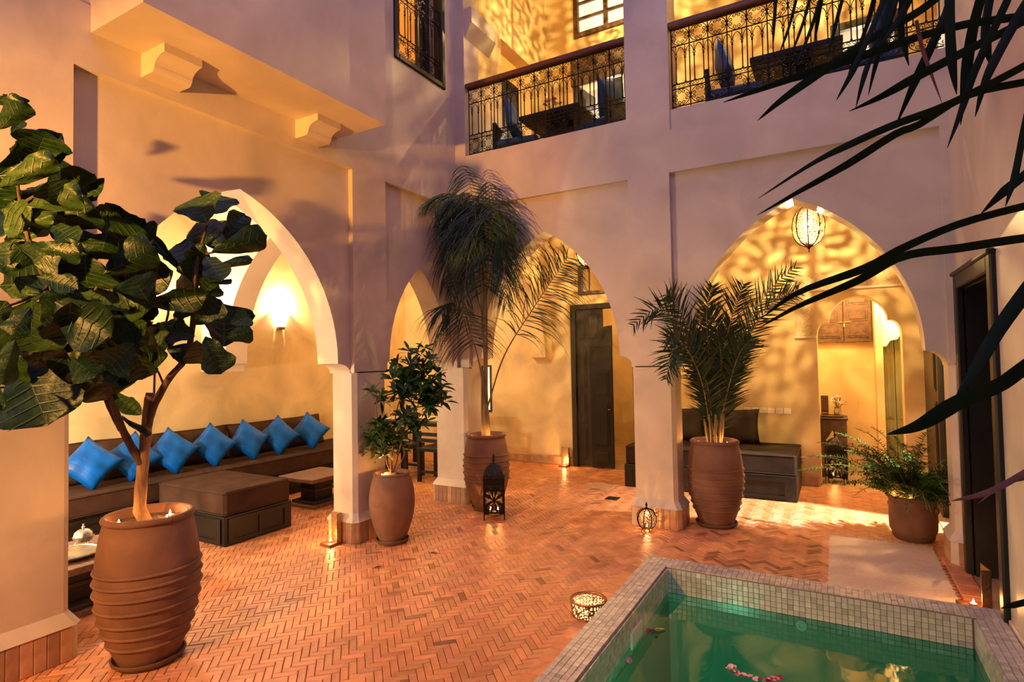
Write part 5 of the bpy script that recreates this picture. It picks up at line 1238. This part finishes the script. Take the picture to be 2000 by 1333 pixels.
SHRUB_TUFTS = [((-3.288,3.841,1.310),0.156),((-3.186,4.160,1.331),0.105),((-3.292,3.800,1.447),0.125),((-3.320,4.016,1.572),0.110),((-3.246,3.994,1.235),0.160),((-3.359,3.878,1.516),0.148),((-3.200,4.078,1.233),0.147),((-3.252,3.906,1.307),0.114),((-3.230,3.903,1.056),0.158),((-3.189,3.976,1.406),0.132),((-3.201,4.155,1.307),0.107),((-3.314,3.974,1.419),0.158),((-3.162,3.893,1.326),0.135),((-3.191,4.018,1.338),0.160),((-3.382,3.962,1.244),0.106),((-3.335,3.973,1.419),0.162),((-3.136,4.090,1.259),0.110),((-3.375,4.099,0.991),0.108),((-3.236,3.892,1.673),0.140),((-3.170,4.093,1.288),0.138),((-3.205,3.955,1.451),0.156),((-3.333,3.901,1.469),0.164),((-3.327,4.045,1.367),0.121),((-3.317,3.930,1.288),0.121),((-3.050,3.967,1.212),0.151),((-3.139,4.157,1.292),0.132),((-3.311,4.027,1.515),0.128),((-3.215,3.982,1.017),0.124),((-3.200,4.067,1.509),0.111),((-3.104,3.909,1.497),0.163),((-3.261,4.158,1.035),0.139),((-3.145,3.945,1.347),0.125),((-3.353,3.870,1.571),0.109),((-3.229,3.853,1.404),0.136),((-3.251,3.966,1.434),0.146),((-3.304,4.082,1.561),0.111),((-3.347,4.052,1.647),0.132),((-3.219,4.015,1.304),0.111),((-3.336,4.031,1.420),0.114),((-3.159,4.023,1.337),0.136),((-3.306,3.951,1.259),0.162),((-3.328,3.776,1.432),0.165),((-3.139,4.051,1.511),0.135),((-3.231,4.044,1.395),0.135),((-3.348,4.016,1.065),0.107),((-3.278,3.959,1.571),0.141),((-3.087,4.037,1.262),0.157),((-3.279,4.059,1.031),0.141),((-3.238,4.024,1.394),0.140),((-3.209,3.853,1.550),0.112),((-3.221,3.849,1.447),0.123),((-3.289,3.801,1.314),0.150),((-3.241,3.830,1.103),0.162),((-3.497,4.007,1.534),0.154),((-3.112,3.975,1.228),0.151),((-3.145,3.916,1.207),0.108),((-3.046,4.053,1.476),0.148),((-3.356,3.882,1.304),0.141),((-3.247,4.000,1.175),0.113),((-3.324,3.783,1.239),0.107),((-3.358,3.850,1.009),0.155),((-3.401,3.759,1.028),0.118),((-3.579,3.982,0.783),0.151),((-3.345,4.072,1.045),0.160),((-3.330,3.890,0.975),0.116),((-3.495,3.805,1.043),0.154),((-3.449,3.811,0.920),0.130),((-3.519,3.823,1.050),0.112),((-3.445,3.776,0.914),0.135),((-3.400,3.974,0.808),0.109),((-3.489,3.843,1.037),0.139),((-3.453,3.959,1.122),0.114),((-3.429,3.730,1.005),0.136),((-3.561,3.763,0.938),0.154),((-3.528,3.916,0.957),0.119),((-3.373,3.760,0.988),0.160),((-3.287,3.862,0.952),0.106),((-3.364,3.981,1.114),0.126),((-3.247,3.872,1.052),0.145),((-3.451,3.825,0.894),0.125),((-3.440,4.023,0.811),0.137),((-3.175,3.876,0.965),0.131),((-3.397,4.053,1.055),0.149),((-3.426,3.885,0.893),0.144),((-3.465,3.967,0.844),0.123),((-3.624,3.933,1.026),0.102),((-3.397,3.979,0.802),0.106),((-3.377,3.944,0.893),0.159),((-3.446,3.955,0.870),0.128),((-3.397,4.062,1.092),0.147),((-3.534,3.945,0.947),0.126),((-3.670,3.923,0.910),0.136),((-3.179,3.892,1.057),0.123),((-3.386,4.081,1.043),0.112),((-3.631,3.803,0.793),0.144),((-3.423,3.753,0.805),0.156),((-3.649,3.894,0.780),0.118),((-3.422,3.748,0.773),0.126),((-3.634,3.947,0.806),0.103),((-3.550,3.862,0.751),0.113),((-3.235,4.011,1.662),0.155),((-3.097,3.941,1.699),0.125),((-3.090,3.994,1.595),0.131),((-3.180,4.068,1.460),0.106),((-3.075,3.991,1.596),0.140),((-3.044,3.926,1.599),0.113),((-3.090,4.005,1.539),0.155),((-3.179,4.007,1.559),0.108),((-3.064,3.984,1.220),0.141),((-3.081,4.130,1.332),0.121),((-2.963,3.985,1.366),0.148),((-3.014,3.956,1.264),0.155),((-3.126,4.074,1.397),0.146),((-3.081,4.158,1.217),0.161),((-3.048,4.107,1.241),0.155),((-3.230,4.140,1.172),0.123),((-3.099,3.912,1.319),0.163),((-3.093,4.007,1.185),0.152),((-3.104,3.932,1.332),0.157),((-3.021,4.017,1.430),0.117),((-3.212,4.167,1.270),0.127),((-3.097,4.125,1.311),0.152),((-3.048,3.933,1.392),0.128),((-3.263,4.148,1.170),0.162),((-3.417,3.730,1.303),0.119),((-3.536,3.852,1.289),0.113),((-3.529,3.751,1.322),0.163),((-3.526,3.843,1.236),0.143),((-3.589,3.932,1.240),0.113),((-3.595,3.797,0.900),0.149),((-3.593,3.867,0.965),0.150),((-3.624,3.836,0.889),0.131),((-3.531,3.939,0.859),0.147),((-3.485,3.899,0.871),0.135),((-3.522,3.917,0.823),0.135),((-3.356,3.770,0.968),0.119),((-3.628,3.946,0.932),0.145)]
SHRUB_STEMS = [[(-3.459,3.880,0.630),(-3.429,3.890,0.847),(-3.391,3.900,1.163),(-3.285,3.952,1.433),(-3.207,3.988,1.657)],
[(-3.427,3.898,0.629),(-3.360,3.927,0.891),(-3.293,3.956,1.161),(-3.168,4.019,1.385)],
[(-3.475,3.872,0.630),(-3.493,3.855,0.803),(-3.528,3.831,0.939),(-3.549,3.811,1.166),(-3.534,3.816,1.279)],
[(-3.408,3.909,0.629),(-3.343,3.940,0.800),(-3.456,3.870,0.983)]]
NEAR_LEAFLETS = [([(-0.125,1.224,1.908),(-0.031,1.280,1.976),(0.034,1.321,2.014),(0.118,1.372,2.056),(0.218,1.432,2.098),(0.350,1.509,2.173),(0.462,1.575,2.245)],0.0153,0),
([(-0.133,1.273,1.886),(-0.057,1.319,1.934),(0.034,1.373,1.991),(0.122,1.425,2.053),(0.167,1.454,2.074),(0.258,1.508,2.135),(0.363,1.571,2.162),(0.478,1.639,2.184)],0.0170,0),
([(0.043,1.493,2.145),(0.107,1.534,2.179),(0.185,1.582,2.228),(0.284,1.643,2.287),(0.400,1.712,2.354),(0.507,1.775,2.427)],0.0197,0),
([(-0.143,1.442,2.147),(-0.092,1.475,2.197),(-0.007,1.526,2.265),(0.094,1.587,2.342),(0.198,1.649,2.409),(0.269,1.693,2.474)],0.0204,0),
([(-0.213,1.406,2.193),(-0.141,1.450,2.222),(-0.024,1.519,2.267),(0.093,1.588,2.309),(0.196,1.649,2.348),(0.298,1.710,2.378),(0.417,1.781,2.397),(0.537,1.852,2.423)],0.0205,0),
([(0.223,1.529,2.036),(0.253,1.550,2.118),(0.284,1.571,2.212),(0.351,1.611,2.365),(0.377,1.630,2.436)],0.0155,0),
([(0.242,1.524,2.147),(0.236,1.526,2.240),(0.238,1.532,2.359),(0.243,1.541,2.430)],0.0208,0),
([(0.281,1.736,2.146),(0.296,1.747,2.265),(0.315,1.761,2.378),(0.336,1.777,2.460),(0.357,1.793,2.540)],0.0236,0),
([(0.286,1.606,2.118),(0.313,1.625,2.209),(0.362,1.657,2.312),(0.404,1.685,2.388),(0.449,1.715,2.460)],0.0217,0),
([(0.018,1.448,2.158),(0.056,1.475,2.234),(0.097,1.504,2.335),(0.128,1.527,2.416)],0.0136,0),
([(0.062,1.646,2.207),(0.087,1.665,2.301),(0.122,1.690,2.402),(0.155,1.714,2.512)],0.0140,0),
([(0.083,1.538,2.188),(0.104,1.555,2.275),(0.137,1.579,2.380),(0.154,1.595,2.446)],0.0118,0),
([(0.144,1.658,2.148),(0.198,1.693,2.279),(0.254,1.729,2.409),(0.280,1.749,2.490)],0.0199,0),
([(0.231,1.623,2.167),(0.208,1.616,2.255),(0.197,1.617,2.304),(0.188,1.618,2.374)],0.0083,1),
([(-0.097,1.471,2.298),(-0.071,1.494,2.382),(-0.051,1.514,2.470)],0.0073,0),
([(-0.056,1.384,2.229),(-0.026,1.410,2.314),(0.001,1.433,2.407)],0.0078,0),
([(-0.107,1.464,2.317),(-0.099,1.476,2.439),(-0.097,1.487,2.482)],0.0085,0),
([(0.002,1.579,2.308),(0.030,1.603,2.427),(0.047,1.621,2.497)],0.0087,0),
([(-0.075,1.458,2.274),(-0.041,1.485,2.377),(-0.024,1.504,2.454)],0.0071,0),
([(-0.023,1.535,2.334),(-0.009,1.551,2.426),(0.003,1.568,2.482)],0.0098,0),
([(0.044,1.560,2.253),(0.085,1.590,2.367),(0.112,1.614,2.470)],0.0109,0),
([(-0.124,1.203,1.668),(-0.059,1.243,1.718),(0.055,1.311,1.763),(0.121,1.352,1.802),(0.219,1.411,1.848),(0.333,1.479,1.882),(0.433,1.540,1.905)],0.0169,0),
([(-0.139,1.315,1.655),(-0.065,1.360,1.700),(0.048,1.427,1.753),(0.132,1.478,1.803),(0.237,1.542,1.819),(0.362,1.617,1.839),(0.470,1.683,1.849)],0.0185,0),
([(0.214,1.491,1.500),(0.259,1.521,1.570),(0.299,1.548,1.640),(0.350,1.582,1.715),(0.431,1.630,1.828)],0.0288,0),
([(0.085,1.370,1.433),(0.141,1.407,1.449),(0.213,1.452,1.494),(0.286,1.498,1.526),(0.334,1.530,1.561),(0.428,1.587,1.631)],0.0308,0),
([(0.263,1.436,1.098),(0.305,1.471,1.104),(0.379,1.524,1.118)],0.0119,0),
([(0.281,1.563,1.892),(0.332,1.599,1.945),(0.369,1.627,1.978),(0.452,1.680,2.060)],0.0199,0),
([(0.312,1.513,1.892),(0.333,1.531,1.958),(0.354,1.549,2.053),(0.389,1.572,2.200)],0.0137,0),
([(0.203,1.515,1.280),(0.274,1.562,1.296),(0.343,1.609,1.333),(0.404,1.651,1.369)],0.0141,1),
([(0.257,1.573,1.267),(0.309,1.609,1.308),(0.350,1.641,1.317),(0.411,1.684,1.331)],0.0088,1),
([(0.173,1.641,2.279),(0.160,1.643,2.370),(0.170,1.656,2.475)],0.0147,0),
([(0.353,1.791,2.296),(0.347,1.796,2.389),(0.370,1.816,2.522)],0.0202,0),
([(0.110,1.532,2.295),(0.154,1.566,2.369),(0.188,1.594,2.446)],0.0151,0)]
NEAR_STEMS = [[(0.546,1.841,2.526),(0.530,1.838,2.355),(0.538,1.846,2.257),(0.518,1.845,1.965),(0.516,1.846,1.868),(0.487,1.838,1.624)],
[(0.546,1.841,2.526),(0.407,1.763,2.504),(0.268,1.686,2.470),(0.141,1.614,2.463),(-0.008,1.530,2.466),(-0.103,1.475,2.478)],
[(0.516,1.846,1.868),(0.473,1.840,1.332),(0.458,1.843,1.017)]]
def curve(pts, n):
    """Catmull-Rom through pts, n samples"""
    P = [Vector(p) for p in pts]; P = [P[0] * 2 - P[1]] + P + [P[-1] * 2 - P[-2]]; out = []
    segs = len(P) - 3
    for i in range(n):
        f = i / (n - 1) * segs; k = min(int(f), segs - 1); t = f - k; a, b, c, d = P[k:k + 4]
        out.append(0.5 * ((2 * b) + (c - a) * t + (2 * a - 5 * b + 4 * c - d) * t * t + (3 * b - a - 3 * c + d) * t ** 3))
    return out
# ================================================================ pots
def urn(label, loc, prof, ribs, rim_r, h, tilt=0.0, mat='terracotta'):
    t = thing('terracotta_urn', label, 'plant pot', loc)
    full = prof + [(rim_r * 0.86, h), (rim_r * 0.80, h - 0.06), (0, h - 0.065)]
    MB().lathe(full, 40, cap=False).build('body', mat, t, True)
    MB().tube([(rim_r * 0.95 * cos(2 * pi * k / 40), rim_r * 0.95 * sin(2 * pi * k / 40), h - 0.008) for k in range(41)], rim_r * 0.085, 10, False).build('rim', mat, t, 'all')
    def rad(z):
        for (r0, z0), (r1, z1) in zip(prof, prof[1:]):
            if z0 <= z <= z1: return r0 + (r1 - r0) * (z - z0) / (z1 - z0)
        return prof[-1][0]
    for z in ribs:
        MB().tube([((rad(z) + 0.002) * cos(2 * pi * k / 40), (rad(z) + 0.002) * sin(2 * pi * k / 40), z + tilt * cos(2 * pi * k / 40 + 0.6)) for k in range(41)], 0.0095, 6, False).build('rib', mat, t, 'all')
    m = MB(); R0 = rim_r * 0.80; ids = [[m.vert((R0 * i / 5 * cos(2 * pi * k / 20), R0 * i / 5 * sin(2 * pi * k / 20), h - 0.045 + 0.012 * random.random())) for k in range(20)] for i in range(6)]
    for i in range(5):
        for k in range(20): m.face([ids[i][k], ids[i][(k + 1) % 20], ids[i + 1][(k + 1) % 20], ids[i + 1][k]])
    m.build('soil', 'soil', t, 'all')
    return t
def saucer(label, loc, r):
    t = thing('pot_saucer', label, 'saucer', loc, 0, 'terracotta saucers')
    MB().lathe([(0, 0.0), (r * 0.88, 0.0), (r, 0.022), (r * 1.01, 0.034), (r * 0.95, 0.034), (r * 0.86, 0.014), (0, 0.012)], 36, cap=False).build('dish', 'terracotta_dark', t, True)
    MB().tube([(r * 0.985 * cos(2 * pi * k / 36), r * 0.985 * sin(2 * pi * k / 36), 0.034) for k in range(37)], 0.006, 6, False).build('lip', 'terracotta_dark', t, 'all')
def barrel(base, mx, top, h, zmax=0.55, n=14):
    out = []
    for k in range(n + 1):
        f = k / n
        r = base + (mx - base) * sin(pi / 2 * min(1, f / zmax)) ** 0.9 if f < zmax else top + (mx - top) * cos(pi / 2 * (f - zmax) / (1 - zmax)) ** 0.8
        out.append((r, f * h))
    return [(0, 0.0)] + out
saucer('terracotta saucer under the big ribbed fig urn', (-3.30, 1.757, 0), 0.175)
urn('large ribbed terracotta urn holding the fig tree at front left', (-3.30, 1.757, 0.012), barrel(0.140, 0.250, 0.205, 0.76, 0.56), [0.50, 0.445, 0.385, 0.315, 0.245, 0.18, 0.115], 0.215, 0.77, 0.004)
saucer('terracotta saucer under the smooth urn with the leafy shrub', (-3.445, 3.885, 0), 0.143)
urn('smooth terracotta urn holding the leafy shrub by the arch pier', (-3.445, 3.885, 0.012), barrel(0.105, 0.199, 0.150, 0.59, 0.60), [], 0.157, 0.595)
saucer('terracotta saucer under the tall palm urn in the corner', (-3.28, 5.19, 0), 0.16)
urn('ribbed terracotta urn holding the tall thin palm in the corner', (-3.28, 5.19, 0.012), barrel(0.130, 0.243, 0.195, 0.76, 0.56), [0.57, 0.51, 0.45, 0.38, 0.31], 0.208, 0.775, 0.004)
saucer('terracotta saucer under the bushy date palm urn', (-1.02, 5.64, 0), 0.187)
urn('ribbed terracotta urn holding the bushy date palm under the wide arch', (-1.02, 5.64, 0.012), barrel(0.145, 0.251, 0.205, 0.765, 0.58), [0.52, 0.46, 0.40, 0.335, 0.27, 0.205, 0.15], 0.215, 0.775, 0.004)
t = urn('round bellied terracotta pot holding the fern by the right pier', (0.53, 5.93, 0.012), [(0, 0), (0.115, 0.0), (0.150, 0.03), (0.172, 0.08), (0.175, 0.15), (0.172, 0.30), (0.178, 0.35)], [], 0.186, 0.355)
for a in (2.6, -0.5): MB().lathe([(0, 0), (0.028, 0.004), (0.024, 0.018), (0.0, 0.022)], 14, cap=False).build('knob', 'terracotta', t, True, (0.172 * cos(a), 0.172 * sin(a), 0.26), (0, pi / 2, a))
saucer('terracotta saucer under the fern pot', (0.53, 5.93, 0), 0.15)
# tea lights on the soil
for i, (lb, p) in enumerate([('tea light at the left of the fig urn soil', (-3.33, 1.62, 0.742)), ('tea light right of the fig trunk in its urn', (-3.19, 1.79, 0.742)), ('tea light close behind the fig trunk in its urn', (-3.28, 1.86, 0.742)),
        ('tea light left of the tall palm stem in its urn', (-3.38, 5.07, 0.747)), ('tea light right of the tall palm stem in its urn', (-3.17, 5.13, 0.747)),
        ('tea light at the left rim of the date palm urn', (-1.15, 5.55, 0.747)), ('tea light at the right rim of the date palm urn', (-0.90, 5.60, 0.747)),
        ('left tea light of three in the fern pot', (0.40, 5.88, 0.325)), ('middle tea light of three in the fern pot', (0.43, 5.82, 0.325)), ('right tea light of three in the fern pot', (0.50, 5.79, 0.325)),
        ('tea light beside the stone in the shrub urn', (-3.50, 3.82, 0.563))]): tea_light(lb, p, 1.1)
m = MB(); m.lathe([(0.0, 0), (0.05, 0.005), (0.065, 0.03), (0.045, 0.055), (0, 0.06)], 9, cap=False); o = m.build('stone', 'stone', None, 'all', (-3.46, 3.88, 0.560)); o.scale = (1.2, 0.8, 0.8)
tag(o, 'rough pale stone lying on the soil of the shrub urn', 'stone')
# ================================================================ fiddle-leaf fig
def fig_leaf(name, mat, cup, droop, wav):
    nu, nv = 14, 4; vs, fs, mi = [], [], []
    k9 = [0.03, 0.34, 0.52, 0.58, 0.72, 0.92, 1.04, 0.92, 0.10]
    def wf(f):
        g9 = f * 8; q = min(7, int(g9)); r = g9 - q; r = r if q == 7 else r * r * (3 - 2 * r); w9 = k9[q] + (k9[q + 1] - k9[q]) * r
        return max(0.04, 0.92 * sqrt(max(0, 1 - ((f - 0.875) / 0.125) ** 2))) if f > 0.875 else w9
    wid = [wf(i / nu) for i in range(nu + 1)]
    fx = [1 - (1 - i / nu) ** 1.7 for i in range(nu + 1)]; wid2 = [wf(f) for f in fx]
    for i in range(nu + 1):
        f = fx[i]
        for j in range(2 * nv + 1):
            s = (j - nv) / nv; y = 0.5 * wid2[i] * s
            z = cup * abs(s) ** 1.5 * 0.16 * wid2[i] - droop * f * f * 0.30 + wav * 0.035 * sin(f * 13 + s * 4) * abs(s)
            vs.append((f - 0.05 * abs(s) * f ** 4, y, z))
    for i in range(nu):
        for j in range(2 * nv):
            a = i * (2 * nv + 1) + j; fs.append((a, a + 1, a + 2 * nv + 2, a + 2 * nv + 1)); mi.append(0)
    b0 = len(vs)                                                # raised midrib and side veins
    for i in range(nu + 1):
        f = i / nu; z = -droop * f * f * 0.30
        for s in (-1, 1): vs.append((f * 0.97, s * 0.012 * (1.15 - f), z + 0.006))
    for i in range(nu): a = b0 + 2 * i; fs.append((a, a + 1, a + 3, a + 2)); mi.append(1)
    for k in range(5):
        f0 = 0.22 + 0.14 * k
        for s in (-1, 1):
            c = len(vs); f1 = min(0.97, f0 + 0.14); yw = s * 0.42 * wid[min(nu, int(f1 * nu))]
            for (f, y) in ((f0, 0), (f0 + 0.018, 0), (f1, yw), (f1 - 0.008, yw)):
                vs.append((f, y, cup * (abs(y) * 2 / max(0.1, wid[min(nu, int(f * nu))])) ** 1.5 * 0.16 * wid[min(nu, int(f * nu))] - droop * f * f * 0.30 + 0.012))
            fs.append((c, c + 1, c + 2, c + 3)); mi.append(1)
    me = bpy.data.meshes.new(name); me.from_pydata(vs, [], fs); me.materials.append(MATS[mat]); me.materials.append(MATS['leaf_vein'])
    me.polygons.foreach_set('material_index', mi); me.polygons.foreach_set('use_smooth', [True] * len(fs)); me.update(); return me
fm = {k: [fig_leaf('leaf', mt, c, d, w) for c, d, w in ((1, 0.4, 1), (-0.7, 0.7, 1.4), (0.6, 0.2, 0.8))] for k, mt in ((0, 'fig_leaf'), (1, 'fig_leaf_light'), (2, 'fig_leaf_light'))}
base = Vector((-3.30, 1.757, 0.72))
fig = thing('fig_tree', 'fiddle leaf fig tree with large dark glossy leaves at left', 'tree', base)
for k, (pts, rad) in enumerate(FIG_BRANCHES):
    c = curve(pts, len(pts) * 4); n = len(c); rr_ = [rad[0] + 0] * n
    for i in range(n):
        f = i / (n - 1) * (len(rad) - 1); q = min(int(f), len(rad) - 2); rr_[i] = rad[q] + (rad[q + 1] - rad[q]) * (f - q)
        rr_[i] *= 1 + 0.06 * sin(i * 2.1 + k)
    if k == 0: c[0] = Vector((-3.30, 1.757, 0.70))
    MB().tube([p - base for p in c], rr_, 10).build('trunk' if k == 0 else 'branch', 'bark' if k == 0 else 'bark_dark', fig, 'all')
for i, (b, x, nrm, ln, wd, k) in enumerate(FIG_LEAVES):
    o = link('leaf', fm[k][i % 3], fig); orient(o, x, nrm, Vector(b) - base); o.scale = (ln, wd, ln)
# ================================================================ fronds
def frond(mb, pts, n, length, spread, droop, width, rnd_, start=0.25, segs=3, face=None, down=0.0, both=True):
    c = curve(pts, 40); view = -CF if face is None else face
    for s in ((-1, 1) if both else (1,)):
        for k in range(n):
            f = start + (1 - start) * (k + rnd_.random() * 0.6) / n; i = min(38, int(f * 39))
            p = c[i]; tg = (c[i + 1] - c[i]).normalized(); sd = view.cross(tg)
            if sd.length < 0.1: sd = tg.cross(Vector((0, 0, 1)))
            sd.normalize(); up = tg.cross(sd); a = rnd_.uniform(-0.75, 0.75)
            sd = (sd * s * cos(a) + up * sin(a)).normalized()
            prof = min(1, (f - start) / (1 - start) * 4 + 0.55) * min(1, (1.02 - f) * 2.6 + 0.30)
            L = length * prof * rnd_.uniform(0.75, 1.1); sp = spread * rnd_.uniform(0.8, 1.2)
            d = (tg * cos(sp) + sd * sin(sp) + Vector((0, 0, -down))).normalized(); w = width * rnd_.uniform(0.8, 1.2)
            q = p.copy(); prev = None; nm = d.cross(view); nm = nm.normalized() if nm.length > 1e-3 else up
            nm = (nm * cos(a) + d.cross(nm) * sin(a) * 0.5).normalized()
            for j in range(segs + 1):
                ww = w * (1 - 0.92 * (j / segs) ** 1.6) * (0.55 if j == 0 else 1)
                cur = (mb.vert(q - nm * ww / 2), mb.vert(q + nm * ww / 2))
                if prev: mb.face([prev[0], prev[1], cur[1], cur[0]])
                prev = cur; q = q + d * (L / segs)
                d = (d + Vector((0, 0, -1)) * droop * (0.5 + j * 0.5)).normalized()
    return c
def palm(name, label, loc, fronds, trunk, params, seed):
    t = thing(name, label, 'palm', loc); b = Vector(loc); rp = random.Random(seed)
    for k, pts in enumerate(fronds):
        pts = [Vector(p) - b for p in pts]; prm = dict(params)
        m = MB(); c = frond(m, pts, prm['n'], prm['length'], prm['spread'], prm['droop'], prm['width'], rp, prm['start'], 4, down=prm.get('down', 0.0) * (0.35 if k == 5 else 1))
        fo = m.build('frond', 'palm_leaf', t)
        MB().tube(c, [prm['rach'] * (1 - 0.85 * i / 39) for i in range(40)], 5).build('rachis', 'palm_stem', fo)
    for (p0, p1, r0, r1) in trunk:
        c = curve([p0, ((Vector(p0) + Vector(p1)) / 2 + Vector((rp.uniform(-0.01, 0.01), 0, 0))), p1], 10)
        MB().tube(c, [r0 + (r1 - r0) * i / 9 for i in range(10)], 8).build('stalk', 'palm_stem', t, 'all')
    return t
palm('tall_palm', 'tall thin palm with drooping feathery fronds in the courtyard corner', (-3.28, 5.19, 0.72), TALL_FRONDS,
     [((0, 0, 0), (0.01, -0.01, 0.85), 0.040, 0.016), ((0.03, 0.01, 0), (0.0, -0.03, 0.75), 0.026, 0.012), ((-0.03, 0.0, 0), (-0.02, -0.02, 0.8), 0.024, 0.012)],
     dict(n=60, length=0.62, spread=0.85, droop=0.45, width=0.010, start=0.36, rach=0.010, down=1.0), 21)
palm('date_palm', 'bushy date palm with stiff spiky fronds under the wide arch', (-1.02, 5.64, 0.72), DATE_FRONDS,
     [((0.05 * cos(a), 0.05 * sin(a), 0), (0.09 * cos(a), 0.09 * sin(a), 0.32), 0.014, 0.010) for a in [0.2 + 0.7 * k for k in range(9)]],
     dict(n=52, length=0.25, spread=0.80, droop=0.06, width=0.015, start=0.07, rach=0.008), 22)
# ================================================================ shrub
def tuft(seed):
    m = MB(); rt = random.Random(seed)
    for k in range(9):
        a = 2 * pi * k / 9 + rt.uniform(-0.3, 0.3); e = rt.uniform(-0.5, 0.7); d = Vector((cos(a) * cos(e), sin(a) * cos(e), sin(e))); s = d.cross(Vector((0, 0, 1))).normalized()
        L = rt.uniform(0.7, 1.05); w = 0.13
        p = [Vector((0, 0, 0)), d * L * 0.4 + Vector((0, 0, 0.05)), d * L * 0.75, d * L + Vector((0, 0, -0.12))]
        i0 = m.vert(p[0]); a1, b1 = m.vert(p[1] + s * w), m.vert(p[1] - s * w); a2, b2 = m.vert(p[2] + s * w * 0.7), m.vert(p[2] - s * w * 0.7); t3 = m.vert(p[3])
        m.face([i0, a1, b1]); m.face([a1, a2, b2, b1]); m.face([a2, t3, b2])
    return m.mesh('leaf_tuft', 'shrub_leaf')
tm = [tuft(k) for k in range(4)]
sh = thing('leafy_shrub', 'slender green shrub with pointed leaves in the smooth urn', 'shrub', (-3.445, 3.885, 0.55)); sb = Vector((-3.445, 3.885, 0.55))
for pts in SHRUB_STEMS:
    c = curve(pts, 14); c[0] = sb + Vector((random.uniform(-0.04, 0.04), random.uniform(-0.03, 0.03), 0.0)); MB().tube([p - sb for p in c], [0.009 * (1 - 0.7 * i / 13) for i in range(14)], 6).build('stem', 'bark', sh, 'all')
rs_ = random.Random(2)
for i, (p, s) in enumerate(SHRUB_TUFTS):
    o = link('leaf_tuft', tm[i % 4], sh, Vector(p) - sb, (rs_.uniform(-0.6, 0.6), rs_.uniform(-0.6, 0.6), rs_.uniform(0, 6))); o.scale = (s, s, s)
# ================================================================ fern
fe = thing('fern', 'full green fern with arching fronds in the round pot', 'fern', (0.53, 5.93, 0.32)); rf = random.Random(8)
for k in range(190):
    a = rf.uniform(0, 2 * pi); e = rf.uniform(0.45, 1.5); L = rf.uniform(0.42, 0.92) * (1.0 if cos(a) < 0.3 else 0.6) * (0.55 if sin(a) > 0.35 else 1.0)
    d = Vector((cos(a) * cos(e), sin(a) * cos(e), sin(e))); p = Vector((0.07 * cos(a), 0.07 * sin(a), 0)); pts = [p]
    for j in range(5): p = p + d * L / 5; pts.append(p); d = (d + Vector((cos(a) * 0.12, sin(a) * 0.12, -0.24 * (0.5 + 0.25 * j)))).normalized()
    m = MB(); c = frond(m, pts, 46, 0.050, 1.15, 0.05, 0.013, rf, 0.14, 2, face=Vector((cos(a) * -0.3, sin(a) * -0.3, 1)).normalized())
    fo = m.build('frond', 'fern_leaf', fe); MB().tube(c[::3], 0.0022, 4).build('rachis', 'palm_stem', fo)
# ================================================================ palm leaves hanging in from the near right
np_ = thing('hanging_palm', 'dark strap like palm leaves hanging into view at the upper right', 'palm', (0.75, 1.05, 1.6)); nb = Vector((0.75, 1.05, 1.6))
for pts, w, dry in NEAR_LEAFLETS:
    n = 22; c = curve(pts, n); m = MB(); prev = None
    for i, p in enumerate(c):
        tg = (c[min(i + 1, n - 1)] - c[max(i - 1, 0)]).normalized(); view = (Vector((0, 0, 1.6)) - p).normalized(); sd = tg.cross(view).normalized()
        f = i / (n - 1); ww = w * (0.06 + 0.94 * min(1, f * 3.2) ** 0.8); tw = 0.5 * sin(f * 3 + w * 900); sd2 = (sd * cos(tw) + view * sin(tw)); nn = tg.cross(sd2)
        cur = [m.vert(p - nb - sd2 * ww / 2), m.vert(p - nb - nn * ww * 0.14), m.vert(p - nb + sd2 * ww / 2)]
        if prev: m.face([prev[0], prev[1], cur[1], cur[0]]); m.face([prev[1], prev[2], cur[2], cur[1]])
        prev = cur
    m.build('leaflet', 'palm_leaf_dry' if dry else 'palm_leaf_near', np_, 'all')
for pts in NEAR_STEMS: MB().tube([p - nb for p in curve(pts, 20)], 0.011, 6).build('rachis', 'palm_stem', np_, 'all')
